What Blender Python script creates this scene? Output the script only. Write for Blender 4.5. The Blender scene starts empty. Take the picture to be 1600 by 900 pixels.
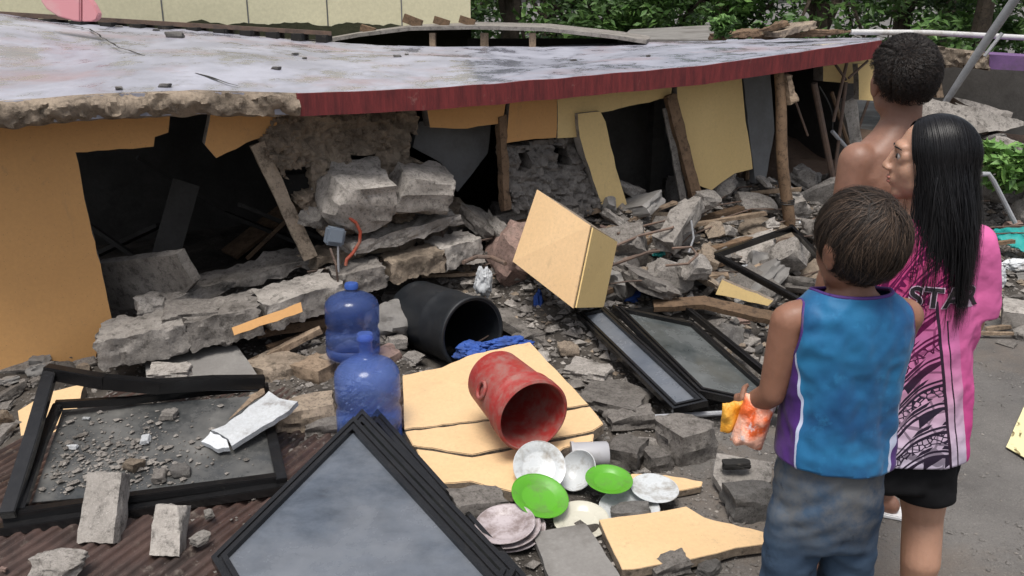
import bpy, bmesh, math, random
import numpy as np
from mathutils import Vector, Matrix, noise
from mathutils.geometry import tessellate_polygon
random.seed(7)
R = math.radians
scene = bpy.context.scene
COL = scene.collection
# ------------------------------------------------------------------ camera, sky, sun, exposure
CAM = Vector((0, 0, 1.8)); PITCH = R(17.8); F = 1400.0
cd = bpy.data.cameras.new("camera"); cam = bpy.data.objects.new("camera", cd); COL.objects.link(cam)
cam.location = CAM; cam.rotation_euler = (R(90) - PITCH, 0, 0)
cd.sensor_width = 36; cd.lens = F / 1600 * 36; cd.clip_end = 2000; cd.clip_start = 0.05
scene.camera = cam
SUN_EL, SUN_AZ = R(70), R(195)
world = bpy.data.worlds.new("World"); scene.world = world; world.use_nodes = True
wn = world.node_tree.nodes; wl = world.node_tree.links
sky = wn.new("ShaderNodeTexSky"); sky.sky_type = 'NISHITA'; sky.sun_disc = False
sky.sun_elevation = SUN_EL; sky.sun_rotation = SUN_AZ; sky.air_density = 1.0; sky.dust_density = 4.0; sky.ozone_density = 1.0
hs = wn.new("ShaderNodeHueSaturation"); hs.inputs["Saturation"].default_value = 0.42
wl.new(sky.outputs[0], hs.inputs["Color"]); wl.new(hs.outputs[0], wn["Background"].inputs[0])
wn["Background"].inputs[1].default_value = 0.08
sd = bpy.data.lights.new("sun", 'SUN'); sd.energy = 1.5; sd.angle = R(24); sd.color = (1.0, 0.96, 0.9)
sun = bpy.data.objects.new("sun", sd); COL.objects.link(sun); sun.location = (0, 0, 30)
# sky rotation 0 = sun towards +Y, turning clockwise seen from above
sdir = Vector((math.sin(SUN_AZ) * math.cos(SUN_EL), math.cos(SUN_AZ) * math.cos(SUN_EL), math.sin(SUN_EL)))
sun.rotation_euler = sdir.to_track_quat('Z', 'Y').to_euler()
vs = scene.view_settings; vs.view_transform = 'Standard'; vs.look = 'None'; vs.exposure = 1.08; vs.gamma = 1; vs.use_curve_mapping = False

# ------------------------------------------------------------------ pixel -> world helpers
FW = Vector((0, math.cos(PITCH), -math.sin(PITCH))); UP = Vector((0, math.sin(PITCH), math.cos(PITCH)))
def ray(x, y): return FW + Vector((1, 0, 0)) * ((x - 800) / F) + UP * ((450 - y) / F)
def G(x, y, z=0.0):
    d = ray(x, y); return CAM + d * ((z - CAM.z) / d.z)
def D(x, y, Y):
    d = ray(x, y); return CAM + d * (Y / d.y)
A2 = Vector((-2.53, 4.08, 0)); B2 = Vector((2.70, 6.60, 0))
FD = (B2 - A2).normalized(); FN = Vector((FD.y, -FD.x, 0))        # along the facade; out towards the street
def Wp(x, y, off=0.0):
    d = ray(x, y); return CAM + d * ((A2 + FN * off - CAM).dot(FN) / d.dot(FN))
def PL(x, y, a, n):
    d = ray(x, y); return CAM + d * ((a - CAM).dot(n) / d.dot(n))
def proj(p):
    v = Vector(p) - CAM; de = v.dot(FW); return 800 + F * v.x / de, 450 - F * v.dot(UP) / de, de
def interp(x, tab):
    if x <= tab[0][0]: return tab[0][1]
    for (a, b), (c, d) in zip(tab, tab[1:]):
        if x <= c: return b + (d - b) * (x - a) / (c - a)
    return tab[-1][1]
HT = [(-1.5, 0.0), (0, 0.02), (0.8, 0.06), (1.6, 0.2), (2.6, 0.36), (3.4, 0.46), (4.6, 0.46), (6, 0.38), (7.5, 0.3), (11, 0.3)]
def hm(x, y):
    v = Vector((x, y, 0)) - A2; t = v.dot(FD); s = v.dot(FN)
    k = 1.0 if s <= 0 else max(0.0, 1 - s / 1.7) ** 1.4
    h = interp(t, HT) * k
    if s < 0: h *= max(0.3, 1 + s * 0.5)
    bx, by = -.20, 4.20; q_ = max(0, min(.5, (x - bx) * -.6 + (y - by) * .8)); dd = math.hypot(x - bx + .6 * q_, y - by - .8 * q_); h *= min(1, max(0, (dd - .12) / .25))   # hollow where the barrel lies
    n = noise.fractal(Vector((x * 1.7, y * 1.7, 3.1)), 0.9, 2.1, 4)
    road = min(1, max(0, (x - 0.45 - 0.15 * (y - 3)) / 0.5)) if y < 5.2 else 0
    return max(-0.03, h * (1 + 0.35 * n) + (0.018 + 0.02 * n) * (1 - road) - 0.03 * road)
def GH(x, y, dz=0.0):
    z = 0.0
    for _ in range(25):
        p = G(x, y, z); z += (max(0, hm(p.x, p.y)) + dz - z) * 0.6
    return G(x, y, z)
# ------------------------------------------------------------------ scene graph helpers
ORG = {}
def tag(o, label=None, cat=None, group=None, kind=None):
    if label: o["label"] = label
    if cat: o["category"] = cat
    if group: o["group"] = group
    if kind: o["kind"] = kind
    return o
def thing(name, label, cat, loc=(0, 0, 0), rz=0.0, group=None):
    o = bpy.data.objects.new(name, None); COL.objects.link(o); o.location = loc; o.rotation_euler = (0, 0, rz)
    o.empty_display_size = 0.05; ORG[o] = Vector(loc); return tag(o, label, cat, group)
class MB:
    def __init__(s): s.v = []; s.f = []
    def add(s, vs, fs):
        b = len(s.v); s.v += [tuple(v) for v in vs]; s.f += [tuple(i + b for i in f) for f in fs]; return s
    def box(s, c, size, rot=None):
        c = Vector(c); hx, hy, hz = [q / 2 for q in size]; m = rot or Matrix.Identity(3)
        vs = [c + m @ Vector((x * hx, y * hy, z * hz)) for x in (-1, 1) for y in (-1, 1) for z in (-1, 1)]
        return s.add(vs, [(0, 1, 3, 2), (4, 6, 7, 5), (0, 4, 5, 1), (2, 3, 7, 6), (0, 2, 6, 4), (1, 5, 7, 3)])
    def bar(s, p0, p1, w, h, up=(0, 0, 1)):
        p0 = Vector(p0); p1 = Vector(p1); d = p1 - p0; L = d.length; d.normalize()
        sx = d.cross(Vector(up))
        if sx.length < 1e-4: sx = d.cross(Vector((1, 0, 0)))
        sx.normalize(); u = sx.cross(d); m = Matrix((sx, d, u)).transposed()
        return s.box((p0 + p1) / 2, (w, L, h), m)
    def prism(s, pts, vec):
        pts = [Vector(p) for p in pts]; n = len(pts); vec = Vector(vec)
        tri = tessellate_polygon([pts])
        fs = [tuple(t) for t in tri] + [(t[2] + n, t[1] + n, t[0] + n) for t in tri]
        fs += [(i, (i + 1) % n, (i + 1) % n + n, i + n) for i in range(n)]
        return s.add(pts + [p + vec for p in pts], fs)
    def tube(s, pts, r, seg=8, cap=True):
        pts = [Vector(p) for p in pts]; n = len(pts); vs = []; fs = []
        t0 = (pts[1] - pts[0]).normalized(); u = t0.orthogonal().normalized()
        for i, p in enumerate(pts):
            t = (pts[min(i + 1, n - 1)] - pts[max(i - 1, 0)]).normalized()
            u = (u - t * u.dot(t)).normalized(); w = t.cross(u)
            rr = r[i] if isinstance(r, (list, tuple)) else r
            vs += [p + (u * math.cos(a) + w * math.sin(a)) * rr for a in [2 * math.pi * k / seg for k in range(seg)]]
        for i in range(n - 1):
            for k in range(seg):
                a = i * seg + k; b = i * seg + (k + 1) % seg; fs.append((a, b, b + seg, a + seg))
        if cap: fs += [tuple(range(seg))[::-1], tuple(range((n - 1) * seg, n * seg))]
        return s.add(vs, fs)
    def lathe(s, prof, c=(0, 0, 0), axis=(0, 0, 1), seg=32):
        q = Vector((0, 0, 1)).rotation_difference(Vector(axis).normalized()).to_matrix(); c = Vector(c); vs = []; fs = []
        for r, z in prof:
            vs += [c + q @ Vector((r * math.cos(a), r * math.sin(a), z)) for a in [2 * math.pi * k / seg for k in range(seg)]]
        for i in range(len(prof) - 1):
            for k in range(seg):
                a = i * seg + k; b = i * seg + (k + 1) % seg; fs.append((a, b, b + seg, a + seg))
        return s.add(vs, fs)
    def ell(s, c, r, rot=None, seg=20, rings=12):
        c = Vector(c); m = rot or Matrix.Identity(3); vs = [c + m @ Vector((0, 0, r[2]))]; fs = []
        for i in range(1, rings):
            a = math.pi * i / rings
            vs += [c + m @ Vector((r[0] * math.sin(a) * math.cos(b), r[1] * math.sin(a) * math.sin(b), r[2] * math.cos(a))) for b in [2 * math.pi * k / seg for k in range(seg)]]
        vs.append(c - m @ Vector((0, 0, r[2]))); L = len(vs) - 1
        for k in range(seg):
            k2 = (k + 1) % seg; fs.append((0, 1 + k, 1 + k2)); fs.append((L, L - seg + k2, L - seg + k))
        for i in range(rings - 2):
            for k in range(seg):
                k2 = (k + 1) % seg; a = 1 + i * seg; fs.append((a + k, a + seg + k, a + seg + k2, a + k2))
        return s.add(vs, fs)
    def capsule(s, p0, p1, r0, r1, seg=18):
        p0 = Vector(p0); p1 = Vector(p1); d = (p1 - p0).normalized(); pts = []; rs = []
        for k in range(6):
            a = math.pi / 2 * k / 6; pts.append(p0 - d * r0 * math.cos(a)); rs.append(max(1e-4, r0 * math.sin(a)))
        pts.append(p0); rs.append(r0); pts.append(p1); rs.append(r1)
        for k in range(5, -1, -1):
            a = math.pi / 2 * k / 6; pts.append(p1 + d * r1 * math.cos(a)); rs.append(max(1e-4, r1 * math.sin(a)))
        return s.tube(pts, rs, seg)
    def loft(s, rings, seg=32, pw=2.3):                      # rings: (cx, cy, cz, rx, ry)
        vs = []; fs = []
        for cx, cy, cz, rx, ry in rings:
            for k in range(seg):
                a = 2 * math.pi * k / seg; c_, s_ = math.cos(a), math.sin(a)
                vs.append((cx + rx * math.copysign(abs(c_) ** (2 / pw), c_), cy + ry * math.copysign(abs(s_) ** (2 / pw), s_), cz))
        for i in range(len(rings) - 1):
            for k in range(seg):
                a = i * seg + k; b = i * seg + (k + 1) % seg; fs.append((a, b, b + seg, a + seg))
        fs += [tuple(range(seg))[::-1], tuple(range((len(rings) - 1) * seg, len(rings) * seg))]
        return s.add(vs, fs)
def mesh(name, mb, mat=None, smooth=False, fix=True, bevel=0.0):
    me = bpy.data.meshes.new(name); me.from_pydata([tuple(v) for v in mb.v], [], mb.f)
    if fix or bevel:
        bm = bmesh.new(); bm.from_mesh(me); bmesh.ops.recalc_face_normals(bm, faces=bm.faces)
        if bevel: bmesh.ops.bevel(bm, geom=[e for e in bm.edges if e.is_manifold and e.calc_face_angle(0) > 0.5], offset=bevel, segments=2, affect='EDGES', clamp_overlap=True)
        bm.to_mesh(me); bm.free()
    if mat: me.materials.append(mat)
    if smooth is True: me.polygons.foreach_set("use_smooth", [True] * len(me.polygons))
    elif smooth: me.polygons.foreach_set("use_smooth", [True] * len(me.polygons)); me.set_sharp_from_angle(angle=R(smooth))
    me.update(); return me
def obj(name, mb, mat, parent=None, label=None, cat=None, group=None, kind=None, smooth=False, bevel=0.0, raw=False, fix=True):
    """one mesh object; vertices are given in world space (raw: in the parent's own space)"""
    if raw: o_ = Vector((0, 0, 0)); par = Vector((0, 0, 0))
    else:
        xs = np.array([tuple(v) for v in mb.v]); lo = xs.min(0); hi = xs.max(0)
        o_ = Vector(((lo[0] + hi[0]) / 2, (lo[1] + hi[1]) / 2, lo[2])); par = ORG[parent] if parent else Vector((0, 0, 0))
        mb.v = [tuple(Vector(v) - o_) for v in mb.v]
    me = mesh(name, mb, mat, smooth, fix, bevel)
    o = bpy.data.objects.new(name, me); COL.objects.link(o)
    if parent: o.parent = parent
    o.location = o_ - par; ORG[o] = o_
    return tag(o, label, cat, group, kind)
# ------------------------------------------------------------------ materials
def new_mat(name):
    m = bpy.data.materials.new(name); m.use_nodes = True; nt = m.node_tree
    return m, nt.nodes, nt.links, nt.nodes["Principled BSDF"]
class NB:
    """small node-building helper"""
    def __init__(s, name):
        s.m, s.n, s.l, s.p = new_mat(name); tc = s.n.new("ShaderNodeTexCoord"); s.tc = tc
        oi = s.n.new("ShaderNodeObjectInfo"); ad = s.n.new("ShaderNodeVectorMath"); ad.operation = 'ADD'
        s.l.new(tc.outputs["Object"], ad.inputs[0]); sc_ = s.n.new("ShaderNodeMath"); sc_.operation = 'MULTIPLY'; sc_.inputs[1].default_value = 17.3
        s.l.new(oi.outputs["Random"], sc_.inputs[0]); s.l.new(sc_.outputs[0], ad.inputs[1]); s.co = ad.outputs[0]; s.raw = tc.outputs["Object"]; s.rnd = oi.outputs["Random"]
    def put(s, inp, v):
        if hasattr(v, "is_output"): s.l.new(v, inp)
        elif isinstance(v, (tuple, list)): inp.default_value = (*v, 1) if len(v) == 3 and len(inp.default_value) == 4 else v
        else: inp.default_value = v
    def noise(s, scale, detail=6, rough=0.6, co=None, out="Fac", dist=0.0):
        t = s.n.new("ShaderNodeTexNoise"); t.inputs["Scale"].default_value = scale; t.inputs["Detail"].default_value = detail; t.inputs["Roughness"].default_value = rough; t.inputs["Distortion"].default_value = dist
        s.l.new(co or s.co, t.inputs["Vector"]); return t.outputs[out]
    def vor(s, scale, feature='F1', co=None, out="Distance"):
        t = s.n.new("ShaderNodeTexVoronoi"); t.feature = feature; t.inputs["Scale"].default_value = scale; s.l.new(co or s.co, t.inputs["Vector"]); return t.outputs[out]
    def wave(s, scale, co=None, dist=0.0, direction='X', prof='SIN'):
        t = s.n.new("ShaderNodeTexWave"); t.bands_direction = direction; t.wave_profile = prof; t.inputs["Scale"].default_value = scale; t.inputs["Distortion"].default_value = dist; s.l.new(co or s.co, t.inputs["Vector"]); return t.outputs["Fac"]
    def mapv(s, scale=(1, 1, 1), rot=(0, 0, 0), co=None):
        t = s.n.new("ShaderNodeMapping"); t.inputs["Scale"].default_value = scale; t.inputs["Rotation"].default_value = rot; s.l.new(co or s.co, t.inputs["Vector"]); return t.outputs[0]
    def ramp(s, v, a, b, lo=0.0, hi=1.0):
        t = s.n.new("ShaderNodeMapRange"); t.inputs[1].default_value = a; t.inputs[2].default_value = b; t.inputs[3].default_value = lo; t.inputs[4].default_value = hi
        t.clamp = True; s.l.new(v, t.inputs[0]); return t.outputs[0]
    def math(s, op, a, b=0.0, c=None):
        t = s.n.new("ShaderNodeMath"); t.operation = op; s.put(t.inputs[0], a); s.put(t.inputs[1], b)
        if c is not None: s.put(t.inputs[2], c)
        return t.outputs[0]
    def mix(s, f, a, b, blend='MIX'):
        t = s.n.new("ShaderNodeMix"); t.data_type = 'RGBA'; t.blend_type = blend
        s.put(t.inputs[0], f); s.put(t.inputs[6], a); s.put(t.inputs[7], b); return t.outputs[2]
    def sep(s, v):
        t = s.n.new("ShaderNodeSeparateXYZ"); s.l.new(v, t.inputs[0]); return t.outputs
    def bump(s, h, strength=0.4, dist=0.01):
        t = s.n.new("ShaderNodeBump"); t.inputs["Strength"].default_value = strength; t.inputs["Distance"].default_value = dist; s.l.new(h, t.inputs["Height"])
        if s.p.inputs["Normal"].is_linked: s.l.new(s.p.inputs["Normal"].links[0].from_socket, t.inputs["Normal"])
        s.l.new(t.outputs[0], s.p.inputs["Normal"])
    def done(s, col, rough=0.8, spec=0.3, **kw):
        s.put(s.p.inputs["Base Color"], col); s.put(s.p.inputs["Roughness"], rough); s.p.inputs["Specular IOR Level"].default_value = spec
        for k, v in kw.items(): s.put(s.p.inputs[k.replace("_", " ")], v)
        return s.m
def core_faces(o, n, core='concrete_pale', lim=.75):
    """paint only on the outer face of a broken slab: its edges and back show the bare core"""
    o.data.materials.append(M[core]); o.data.update()
    for p in o.data.polygons:
        if p.normal.dot(n) < lim: p.material_index = 1
    return o
def rough_mat(name, a, b, dirt, scale=6, fine=60, dirtamt=(0.52, 0.72), rough=0.85, bump=0.5, dist=0.008, spec=0.25, vary=0.25, gritty=None, scuff=None):
    scuff = name in ('peach', 'orange', 'yellow') if scuff is None else scuff
    gritty = name.startswith(('concrete', 'brick', 'wood', 'bark')) if gritty is None else gritty
    k = NB(name); c = k.mix(k.ramp(k.noise(scale), 0.35, 0.65), a, b)
    c = k.mix(k.ramp(k.noise(scale * 0.55, 8, 0.7), dirtamt[0], dirtamt[1]), c, dirt)
    if scuff:
        c = k.mix(k.ramp(k.noise(scale * 5, 9, .78), .60, .72, 0, .45), c, (.22, .17, .12)); c = k.mix(k.ramp(k.noise(scale * 1.7, 10, .75, k.mapv((1, 1, .25))), .60, .72, 0, .45), c, (.26, .19, .12)); c = k.mix(k.ramp(k.vor(scale * 22), .10, .05, 0, .8), c, (.12, .09, .06))
    f = k.noise(fine, 5, 0.7); c = k.mix(k.ramp(f, 0.3, 0.7, 0.0, 0.35), c, dirt)
    if vary:
        h = k.n.new("ShaderNodeHueSaturation"); k.put(h.inputs["Value"], k.math('MULTIPLY_ADD', k.rnd, vary * 2, 1 - vary)); k.l.new(c, h.inputs["Color"]); c = h.outputs[0]
    if gritty:
        crevice_shade = k.ramp(k.noise(scale * 3.2, 9, 0.78), 0.50, 0.36, 0, .75); c = k.mix(crevice_shade, c, tuple(q * .35 for q in dirt)); c = k.mix(k.ramp(k.noise(fine * 2.2, 3, 0.8), 0.58, 0.7, 0, .5), c, tuple(min(.6, q * 1.5) for q in a))  # first mix puts dark crevice shade into the colour
    k.bump(k.math('ADD', k.math('MULTIPLY', f, 0.6), k.noise(scale * 2, 8, 0.7)), bump, dist)
    return k.done(c, rough, spec)
M = {}
M['concrete'] = rough_mat('concrete', (.265, .243, .222), (.165, .15, .137), (.055, .048, .041), 7, 90, rough=.9, bump=.8, dist=.012)
M['concrete_pale'] = rough_mat('concrete_pale', (.39, .36, .33), (.265, .244, .222), (.095, .084, .073), 6, 90, rough=.9, bump=.7, dist=.01)
M['concrete_tan'] = rough_mat('concrete_tan', (.36, .29, .22), (.25, .20, .155), (.10, .08, .06), 5, 80, rough=.9, bump=.7, dist=.012)
M['concrete_wet'] = rough_mat('concrete_wet', (.22, .207, .195), (.15, .14, .13), (.065, .06, .053), 6, 120, rough=.6, bump=.8, dist=.012, spec=.4)
M['slab_smooth'] = rough_mat('slab_smooth', (.27, .26, .245), (.21, .20, .19), (.11, .10, .09), 4, 70, rough=.75, bump=.25, dist=.004)
M['brick_pink'] = rough_mat('brick_pink', (.30, .20, .17), (.23, .16, .135), (.12, .09, .075), 6, 80, bump=.6)
M['orange'] = rough_mat('orange', (.64, .355, .14), (.58, .32, .125), (.44, .24, .105), 2.2, 60, (.6, .85), rough=.65, bump=.12, dist=.003, vary=0)
M['yellow'] = rough_mat('yellow', (.72, .535, .25), (.67, .49, .22), (.50, .36, .18), 2.5, 60, (.6, .85), rough=.65, bump=.12, dist=.003, vary=0)
M['peach'] = rough_mat('peach', (.70, .485, .27), (.65, .445, .24), (.40, .285, .18), 3.0, 60, (.62, .85), rough=.65, bump=.12, dist=.003, vary=.06)
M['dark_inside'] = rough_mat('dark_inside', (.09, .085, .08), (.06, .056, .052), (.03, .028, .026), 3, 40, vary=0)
M['grey_board'] = rough_mat('grey_board', (.16, .165, .17), (.13, .133, .137), (.09, .088, .085), 3, 60, bump=.15, rough=.7)
M['white_plaster'] = rough_mat('white_plaster', (.52, .54, .56), (.44, .46, .48), (.16, .14, .12), 9, 90, (.56, .7), bump=.6)
M['wood'] = rough_mat('wood', (.20, .13, .08), (.14, .09, .055), (.06, .042, .03), 9, 70, bump=.5, rough=.8)
M['wood_pale'] = rough_mat('wood_pale', (.36, .27, .19), (.27, .20, .14), (.12, .085, .06), 9, 70, bump=.5, rough=.8)
M['rust'] = rough_mat('rust', (.12, .09, .075), (.17, .11, .08), (.06, .045, .04), 12, 90, bump=.6, rough=.75)
M['steel'] = rough_mat('steel', (.30, .31, .33), (.23, .24, .26), (.13, .11, .09), 8, 90, bump=.2, rough=.45, spec=.6)
M['black_metal'] = rough_mat('black_metal', (.005, .005, .006), (.009, .009, .010), (.024, .023, .021), 13, 90, (.62, .74), bump=.3, dist=.003, rough=.2, spec=.5, vary=0)
M['pipe_white'] = rough_mat('pipe_white', (.5, .5, .5), (.42, .42, .42), (.2, .18, .15), 8, 80, bump=.2, rough=.5)
M['cable'] = rough_mat('cable', (.02, .02, .02), (.03, .03, .03), (.06, .055, .05), 20, 80, bump=.1, rough=.5)
M['cream_wall'] = rough_mat('cream_wall', (.70, .66, .46), (.64, .60, .42), (.36, .34, .22), .8, 30, (.6, .85), bump=.1, vary=0)
M['purple_paint'] = rough_mat('purple_paint', (.17, .09, .22), (.13, .07, .18), (.08, .06, .08), 4, 60, bump=.2)
M['soil'] = rough_mat('soil', (.125, .109, .094), (.072, .063, .055), (.032, .028, .024), 5, 60, (.45, .65), rough=.92, bump=1.0, dist=.02, vary=0)
def plastic(name, c, rough=.35, dirt=(.2, .17, .14), amt=(.55, .8), alpha_scale=9, bump=.06, spec=.45, **kw):
    k = NB(name); col = k.mix(k.ramp(k.noise(alpha_scale, 7, .7), amt[0], amt[1], 0, .8), c, dirt); k.bump(k.noise(30), bump, .004)
    return k.done(col, k.ramp(k.noise(alpha_scale), .3, .7, rough - .08, rough + .25), spec, **kw)
def thin_plastic(name, c, tint, keep, rough=.15):
    k = NB(name); col = k.mix(k.ramp(k.noise(7, 7, .7), .5, .8, 0, .6), c, tuple(min(1, q * 1.3 + .06) for q in c)); k.bump(k.noise(22), .02, .003); k.done(col, rough, .6)
    tr = k.n.new("ShaderNodeBsdfTransparent"); tr.inputs[0].default_value = (*tint, 1); mx = k.n.new("ShaderNodeMixShader"); mx.inputs[0].default_value = keep
    k.l.new(tr.outputs[0], mx.inputs[1]); k.l.new(k.p.outputs[0], mx.inputs[2]); k.l.new(mx.outputs[0], k.n["Material Output"].inputs["Surface"]); return k.m
M['blue_jug'] = thin_plastic('blue_jug', (.12, .20, .52), (.66, .77, 1.0), .34); M['blue_jug_dark'] = thin_plastic('blue_jug_dark', (.06, .10, .27), (.55, .66, .95), .42)
M['red_bucket'] = plastic('red_bucket', (.30, .03, .026), .5, (.26, .13, .11), (.42, .62), 15, bump=.3)
M['barrel'] = plastic('barrel', (.010, .012, .015), .45, (.03, .03, .03))
M['white_china'] = plastic('white_china', (.50, .52, .53), .22, (.22, .195, .16), (.50, .66), 14)
M['cream_china'] = plastic('cream_china', (.50, .48, .40), .22, (.28, .24, .18), (.55, .75), 12)
M['pink_china'] = plastic('pink_china', (.42, .37, .38), .3, (.15, .11, .10), (.46, .62), 14)
M['green_plastic'] = plastic('green_plastic', (.085, .31, .018), .35, (.10, .17, .05), (.5, .72), 14)
M['grey_plastic'] = plastic('grey_plastic', (.36, .36, .38), .4, (.22, .2, .18))
M['blue_cloth'] = plastic('blue_cloth', (.02, .07, .30), .7, (.03, .05, .14), (.45, .65), 14, bump=.5)
M['teal_cloth'] = plastic('teal_cloth', (.01, .26, .24), .5, (.03, .14, .13), (.5, .7))
M['pink_plastic'] = plastic('pink_plastic', (.62, .27, .29), .5, (.60, .42, .40), (.5, .7), 3)
M['orange_cord'] = plastic('orange_cord', (.30, .05, .025), .5, (.25, .12, .08), (.45, .6))
M['meter_grey'] = plastic('meter_grey', (.15, .18, .22), .5, (.3, .3, .3), (.6, .75))
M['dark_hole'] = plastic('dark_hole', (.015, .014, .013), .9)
# ------------------------------------------------------------------ special surface materials
def _asphalt():
    k = NB('wet_dirty_road'); c = k.mix(k.ramp(k.noise(1.3, 8, .65), .38, .62), (.135, .126, .117), (.08, .074, .069))
    c = k.mix(k.ramp(k.noise(.6, 8, .7), .5, .68), c, (.15, .12, .095)); c = k.mix(k.ramp(k.vor(95), .12, .3, .5, 0), c, (.045, .042, .04))
    c = k.mix(k.ramp(k.noise(160, 3, .7), .55, .75, 0, .5), c, (.30, .28, .26))
    k.bump(k.noise(70, 6, .8), .6, .008); k.bump(k.noise(9, 6, .6), .5, .02)
    return k.done(c, k.ramp(k.noise(1.8, 5), .35, .65, .45, .85), .4)
M['road'] = _asphalt()
def _roof():
    k = NB('wet_painted_roof'); st = k.mapv((1.3, .9, 1), (0, 0, R(-26)), k.raw)
    c = k.mix(k.ramp(k.noise(1.5, 7, .65, st), .36, .6), (.36, .365, .425), (.25, .255, .30))
    c = k.mix(k.ramp(k.noise(2.6, 8, .72, k.mapv((1.3, .8, 1), (0, 0, R(-10)), k.raw)), .46, .64, 0, .8), c, (.14, .143, .18))
    c = k.mix(k.ramp(k.noise(1.1, 6, .7), .52, .66, 0, .6), c, (.27, .185, .19))
    c = k.mix(k.ramp(k.noise(30, 6, .7), .55, .75, 0, .25), c, (.22, .21, .23))
    k.bump(k.noise(28, 7, .7), .25, .006); k.bump(k.noise(3, 3), .3, .02)
    return k.done(c, k.ramp(k.noise(2.6, 8, .72, k.mapv((1.3, .8, 1), (0, 0, R(-10)), k.raw)), .49, .58, .5, .16), .5)
M['roof'] = _roof()
def _fascia():
    k = NB('red_fascia'); co = k.mapv((9, 9, 1.2)); n = k.noise(3.0, 9, .78, co)
    c = k.mix(k.ramp(n, .38, .62), (.17, .026, .027), (.08, .014, .016)); c = k.mix(k.ramp(k.noise(5, 7, .7), .6, .74), c, (.26, .16, .14)); k.bump(n, .5, .006)
    return k.done(c, .55, .35)
M['fascia'] = _fascia()
def _pane(name, a, b, dust, rough=.12, sc=3.0, rot=35):
    k = NB(name); st = k.mapv((1, 2.2, 1), (0, 0, R(rot))); d = k.ramp(k.noise(sc, 8, .7), .38, .68)
    c = k.mix(k.ramp(k.noise(sc * 3, 6, .7, st), .35, .7), a, b); c = k.mix(d, c, dust)
    k.bump(k.noise(sc * 20, 5, .6, st), .06, .002)
    return k.done(c, k.math('MULTIPLY_ADD', d, .35, rough), .5)
M['pane_pale'] = _pane('dusty_pale_pane', (.085, .10, .125), (.04, .048, .06), (.15, .16, .178), .08, 1.5)
M['pane_dark'] = _pane('dusty_dark_pane', (.05, .058, .058), (.03, .036, .038), (.12, .128, .128), .09, 3)
M['pane_dirty'] = _pane('mud_covered_pane', (.035, .038, .04), (.02, .022, .023), (.12, .117, .11), .15, 4)
def _corr():
    k = NB('rusty_corrugated_sheet'); c = k.mix(k.ramp(k.noise(4, 7, .7), .4, .62), (.07, .043, .036), (.03, .021, .018)); c = k.mix(k.ramp(k.noise(11, 8, .75), .56, .7), c, (.15, .125, .105))
    k.bump(k.noise(50, 5), .3, .004); return k.done(c, k.ramp(k.noise(5), .4, .6, .35, .7), .4)
M['corrugated'] = _corr()
def _leaf(name, a, b):
    k = NB(name); g = k.n.new("ShaderNodeNewGeometry"); c = k.mix(g.outputs["Random Per Island"], a, b)
    c = k.mix(k.ramp(k.noise(1.1, 3), .4, .62), c, tuple(q * .55 for q in a))
    return k.done(c, .45, .4, Subsurface_Weight=0.0)
M['leaf_dark'] = _leaf('leaf_dark', (.075, .16, .04), (.15, .27, .065)); M['leaf_light'] = _leaf('leaf_light', (.10, .21, .05), (.18, .32, .08))
M['bark'] = rough_mat('bark', (.11, .085, .065), (.07, .055, .042), (.035, .03, .025), 8, 60, bump=1)
# ------------------------------------------------------------------ ground, mound, gravel
mb = MB(); S = 600
mb.add([(-S, -60, 0), (S, -60, 0), (S, S, 0), (-S, S, 0)], [(0, 1, 2, 3)])
obj('road', mb, M['road'], kind='structure', fix=False)
mb = MB(); nx, ny = 240, 200; x0, x1, y0, y1 = -4.2, 5.6, 1.3, 9.4
for j in range(ny + 1):
    for i in range(nx + 1):
        x = x0 + (x1 - x0) * i / nx; y = y0 + (y1 - y0) * j / ny; e = min(i, j, nx - i, ny - j) / 10
        h = hm(x, y) + 0.02 * noise.noise(Vector((x * 9, y * 9, 1))) * (1 if hm(x, y) > .01 else .4) + .008 * noise.noise(Vector((x * 27, y * 27, 5)))
        mb.v.append((x, y, h if e >= 1 else h * e - .04 * (1 - e)))
for j in range(ny):
    for i in range(nx):
        a = j * (nx + 1) + i; mb.f.append((a, a + 1, a + nx + 2, a + nx + 1))
obj('rubble_ground', mb, M['soil'], kind='structure', smooth=True, fix=False)
def gravel(name, mat, n, pick, smin, smax, seed):
    rnd = random.Random(seed); mb = MB(); base = [(0, 0, 1), (1, 0, 0), (0, 1, 0), (-1, 0, 0), (0, -1, 0), (0, 0, -1)]
    fs = [(0, 1, 2), (0, 2, 3), (0, 3, 4), (0, 4, 1), (5, 2, 1), (5, 3, 2), (5, 4, 3), (5, 1, 4)]
    for _ in range(n):
        x, y = pick(rnd)
        while math.hypot(x + .30, y - 4.34) < .27 or math.hypot(x + .18, y - 4.16) < .2: x, y = pick(rnd)
        s = smin * (smax / smin) ** (rnd.random() ** 2.2); z = max(0, hm(x, y)) + s * .25
        a = rnd.random() * 6.28; ca, sa = math.cos(a), math.sin(a)
        vs = []
        for v in base:
            px, py, pz = [c * s * rnd.uniform(.55, 1.1) + rnd.uniform(-.25, .25) * s for c in v]
            vs.append((x + px * ca - py * sa, y + px * sa + py * ca, z + pz * .6))
        mb.add(vs, fs)
    obj(name, mb, mat, kind='stuff', fix=False, label=None)
def pk_rubble(r):
    while True:
        x = r.uniform(-3.2, 3.6); y = r.uniform(1.9, 7.2); v = Vector((x, y, 0)) - A2; s = v.dot(FN)
        if s < -1.2: continue
        if x > .55 + .12 * (y - 2.5) and y < 4.7: continue
        if r.random() < .35 + .65 * max(0, 1 - abs(s - .5) / 1.4): return x, y
def pk_road(r):
    while True:
        x = r.uniform(.3, 3.2); y = r.uniform(1.9, 5.4)
        if noise.noise(Vector((x * 1.3, y * 1.3, 9))) > -.15 or r.random() < .15: return x, y
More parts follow.
